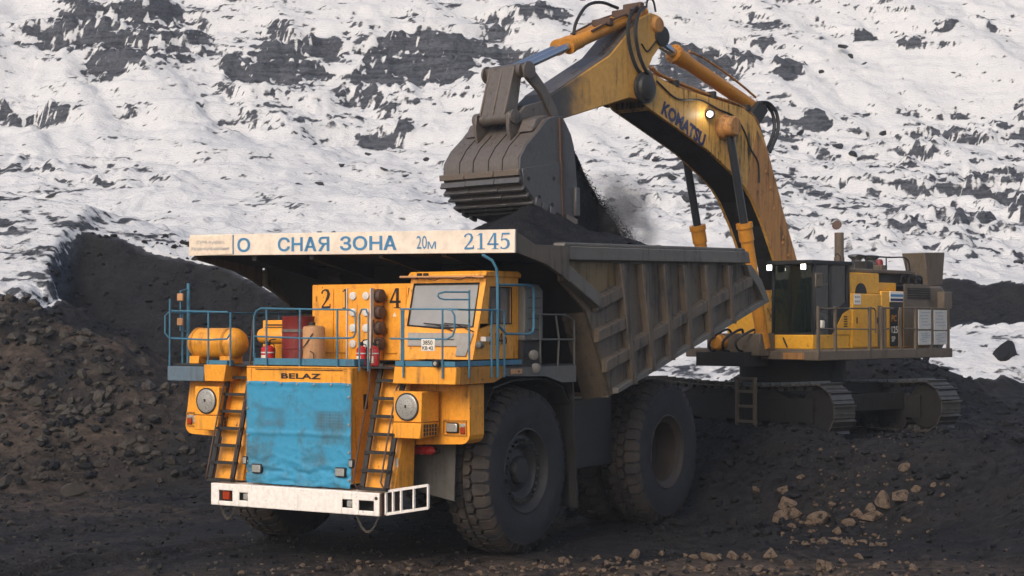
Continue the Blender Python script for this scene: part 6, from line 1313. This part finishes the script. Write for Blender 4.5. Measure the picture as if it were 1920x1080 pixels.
SNOW_ROCKS = [(-25.97, 105.76, 0.56), (18.7, 64.98, 0.566), (-14.45, 101.82, 0.19), (-22.44, 99.92, 0.218), (-18.18, 100.5, 0.25), (-17.65, 98.42, 0.276), (-27.72, 103.1, 0.16), (-22.05, 99.16, 0.185), (-14.3, 95.54, 0.238), (-15.85, 93.78, 0.175), (-25.18, 93.38, 0.204), (-17.9, 89.44, 0.111), (-20.86, 86.94, 0.189), (-15.52, 100.5, 0.313), (-11.73, 91.8, 0.286), (-7.5, 100.26, 0.187), (-12.1, 95.82, 0.358), (-10.84, 96.54, 0.21), (-9.08, 92.46, 0.202), (-7.29, 89.92, 0.364), (-8.38, 88.12, 0.247), (10.98, 97.24, 0.272), (9.17, 97.98, 0.183), (9.51, 92.46, 0.23), (8.56, 101.66, 0.222), (18.56, 100.88, 0.22), (18.92, 99.46, 0.217), (16.01, 98.7, 0.215), (13.74, 95.82, 0.179), (20.45, 102.46, 0.255), (20.47, 96.54, 0.271), (13.98, 106.66, 0.199), (17.82, 105.76, 0.23), (19.73, 103.68, 0.291), (22.93, 105.76, 0.23), (28.61, 101.9, 0.317), (29.06, 101.82, 0.222), (23.19, 78.36, 0.22), (22.0, 80.24, 0.15), (20.79, 81.36, 0.177), (17.71, 77.86, 0.145), (16.58, 80.62, 0.151), (13.72, 81.54, 0.178), (15.34, 86.38, 0.215), (12.9, 84.5, 0.132), (8.13, 86.94, 0.189), (8.6, 83.64, 0.156), (-1.73, 92.46, 0.173), (-3.01, 96.54, 0.15), (-5.07, 101.66, 0.158), (-6.16, 98.7, 0.123), (-8.63, 102.46, 0.159), (-10.07, 100.88, 0.188), (-12.01, 104.08, 0.13), (-13.74, 106.12, 0.165), (22.3, 115.14, 0.287), (22.63, 114.08, 0.178), (20.34, 112.28, 0.14), (30.59, 112.58, 0.14), (29.05, 112.1, 0.14), (23.33, 113.18, 0.141), (16.48, 109.96, 0.137), (13.8, 110.52, 0.172)]

def boulder_mesh(seed, sub=3):
    bm = bmesh.new(); bmesh.ops.create_icosphere(bm, subdivisions=sub, radius=1); rr = random.Random(seed)
    planes = [(V(rr.gauss(0, 1), rr.gauss(0, 1), rr.gauss(0, 1)).normalized(), rr.uniform(.42, .78)) for _ in range(13)]
    st = V(rr.uniform(.8, 1.3), rr.uniform(.75, 1.1), rr.uniform(.55, .85))
    for v in bm.verts:
        p = v.co.copy()
        for d, h in planes:
            k = p.dot(d)
            if k > h: p -= d * (k - h)
        p *= (1 + rr.uniform(-.02, .02)) * 1.25; v.co = V(p.x * st.x, p.y * st.y, p.z * st.z)
    me = bpy.data.meshes.new('boulder'); bm.to_mesh(me); bm.free(); me.shade_smooth(); me.set_sharp_from_angle(angle=R(17)); return me
BM = [boulder_mesh(k) for k in range(9)]
def stones(lst, mat, name, label, cat, group, special, zoff=.35, squash=1., seed=1):
    rr = random.Random(seed); zs = ground_z(np.array([p[0] for p in lst]), np.array([p[1] for p in lst]))
    big = [m.copy() for m in BM]
    for m in big: m.materials.append(mat)
    for i, ((x, y, s), z) in enumerate(zip(lst, zs)):
        o = obj(name, big[i % 9]); o.location = (x, y, z + s * zoff); o.rotation_euler = (rr.uniform(-.4, .4), rr.uniform(-.4, .4), rr.uniform(0, 6.3)); k = rr.uniform(.95, 1.15)
        k *= 1.15; o.scale = (s * k * 1.1, s * k, s * k * squash); lab = special.get(i) or (label(x, y, s) if callable(label) else label); m_ = s / y * 3212
        if i not in special and callable(label): lab = ('large ' if m_ > 9.5 else 'small ' if m_ < 6.1 else 'medium sized ') + lab.replace('small ', '')
        tag(o, lab, cat, group)
stones(TAN_ROCKS, M['stone_tan'], 'stone', lambda x, y, s: 'tan stone in the brown strip along the bottom edge' if y < 31.6 else ('tan stone in the lower fringe of the rock cluster at right' if y < 33.5 else ('small tan stone in the trail running up right from the cluster' if x > 8.3 else ('tan stone on the coal between rear wheel and rock cluster' if y > 38.5 else 'tan stone packed among the boulders of the rock cluster'))), 'stone', 'tan stones right of the truck',
       {0: 'rounded tan boulder, upper of the stacked pair right of the rear wheel', 1: 'tan boulder, lower of the stacked pair right of the rear wheel', 2: 'tan boulder left of the middle of the tan rock cluster', 5: 'angular pale tan boulder in the centre of the rock cluster', 9: 'largest tan boulder near the upper end of the rock row', 10: 'tan wedge shaped boulder at the upper end of the rock row', 8: 'orange tan boulder low in the middle of the rock row', 20: 'lone grey tan stone below the right crawler track', 27: 'round tan stone on the brown strip at the bottom edge', 32: 'long pale tan slab at the bottom edge of the picture'}, seed=3)
stones(GREY_ROCKS, M['stone_grey'], 'stone', lambda x, y, s: 'grey stone on the muddy floor left of the truck' if y < 40 else ('grey stone along the foot of the left heap' if y < 43.8 else ('grey stone low on the rubble slope near the truck' if x > -10.5 else ('grey stone on the middle of the left rubble slope' if y < 47.5 else 'grey stone near the top of the left rubble slope'))), 'stone', 'grey stones in the left heap',
       {0: 'squarish pale grey stone high on the left rubble slope', 1: 'large grey stone by the left edge, mid height of the heap', 2: 'largest grey stone at the foot of the left heap', 3: 'grey stone at the left picture edge near the heap foot', 7: 'grey stone on the rubble just left of the truck fender'}, seed=4)
stones(SNOW_ROCKS[2:], M['stone_dark'], 'rock', lambda x, y, s: 'dark rock in the snow at the upper right of the highwall' if y > 104 and x > 10 else ('dark rock in the snow low on the slope behind the excavator' if x > 8 else ('dark rock in the snow behind the bucket and boom' if x > -6 else ('dark rock in the smooth snow above the lettered board' if x > -19 else 'dark rock in the snow above the left heap'))), 'rock', 'dark rocks on the snowy highwall', {}, .1, .8, seed=5)
stones(SNOW_ROCKS[:1], M['stone_dark'], 'rock', 'flat dark rock alone on the smooth snow bench at upper left', 'rock', None, {}, .1, .45, seed=6)
stones(SNOW_ROCKS[1:2], M['coal'], 'coal_mound', 'black coal hump rising from the snow right of the excavator', 'mound', None, {}, .0, .9, seed=7)
def scatter(name, n, xr, yr, smin, smax, mat, seed, label, cat, keep=None, pw=3., base='ico'):
    rg = np.random.default_rng(seed); x = rg.uniform(*xr, n); y = rg.uniform(*yr, n)
    if keep is not None: k = keep(x, y, rg.uniform(0, 1, n)); x, y = x[k], y[k]
    s = smin + (smax - smin) * rg.uniform(0, 1, len(x)) ** pw; z = ground_z(x, y) + s * .25
    return tag(swarm(name, np.stack([x, y, z], -1), s, mat, seed + 1, base), label, cat, kind='stuff')
heapk = lambda x, y, r: (z_heap(x, y)[0] > .15) & (y < 51.5) & (r < .10 + 1.0 * vnoise(x * .6, y * .6, 501) ** 1.5) & ((y - 43.5) * .78 < 5.0 - .52 * np.maximum(0, x + 13.8))
scatter('rubble', 9000, (-22, -6), (42.5, 51.5), .018, .26, M['stone_grey'], 21, 'grey brown rubble covering the left heap', 'rubble', heapk, 9.)
scatter('dark_rubble', 7000, (-22, -6), (42.5, 51.5), .02, .22, M['coal'], 23, 'dark coaly rubble mixed into the left heap', 'rubble', heapk, 7.)
scatter('face_lumps', 3500, (-14.5, -4), (48.5, 58), .02, .16, M['coal'], 35, 'loose coal lumps on the cut coal face', 'coal', lambda x, y, r: (z_heap(x, y)[0] > .3) & (r < vnoise(x * .8, y * .8, 507) ** 1.5), 6.)
scatter('coal_lumps', 9000, (-16, 15), (27, 46), .02, .10, M['coal'], 25, 'black coal lumps strewn over the pit floor', 'coal', lambda x, y, r: r < .25 + .9 * vnoise(x * .5, y * .5, 503), 4., 'oct')
scatter('bench_lumps', 9000, (3, 17), (34, 60), .03, .20, M['coal'], 27, 'broken coal lumps on the bench around the excavator', 'coal', lambda x, y, r: (r < .15 + .9 * vnoise(x * .5, y * .5, 504)) & ((x - 7.2) ** 2 + (y - 44) ** 2 > 9), 4.)
scatter('brown_gravel', 7000, (-7, 9), (27.5, 31.6), .012, .085, M['gravel_brown'], 29, 'brown gravel strip along the bottom edge', 'gravel', lambda x, y, r: r < np.exp(-((x - 2.2) / 4.5) ** 2 - ((y - 29.4) / 1.1) ** 2) * (.2 + 1.1 * vnoise(x * .9, y * .9, 505)), 6.)
scatter('tan_rubble', 1400, (4.5, 10), (31.5, 39), .02, .08, M['gravel_brown'], 31, 'small tan chips around the boulders at right', 'gravel', lambda x, y, r: r < np.exp(-((x - 6.9 - .25 * (y - 35)) / 1.0) ** 2 - ((y - 34.6) / 2.2) ** 2) * 1.2, 3.)
scatter('floor_gravel', 3500, (-16, 6), (27, 43), .015, .06, M['stone_grey'], 33, 'grey gravel on the dark floor left of the truck', 'gravel', lambda x, y, r: r < sstep(2, -6, x) * (.1 + .9 * vnoise(x * .35, y * .8, 506)), 4.)

# ================================================================== HAZE: the cold misty air in the pit
b = MB(); b.box(-260, 260, -200, 320, -2.5, 78); hz = b.build('haze', None, smooth=None); tag(hz, 'thin cold haze filling the pit', 'haze', kind='stuff')
m_ = bpy.data.materials.new('haze_air'); m_.use_nodes = True; t_ = m_.node_tree; t_.nodes.clear(); out = t_.nodes.new('ShaderNodeOutputMaterial'); pv = t_.nodes.new('ShaderNodeVolumePrincipled')
pv.inputs['Color'].default_value = (.90, .94, 1, 1); pv.inputs['Density'].default_value = .0008; pv.inputs['Anisotropy'].default_value = .2; t_.links.new(pv.outputs[0], out.inputs['Volume']); hz.data.materials.append(m_)
hz.display_type = 'WIRE'
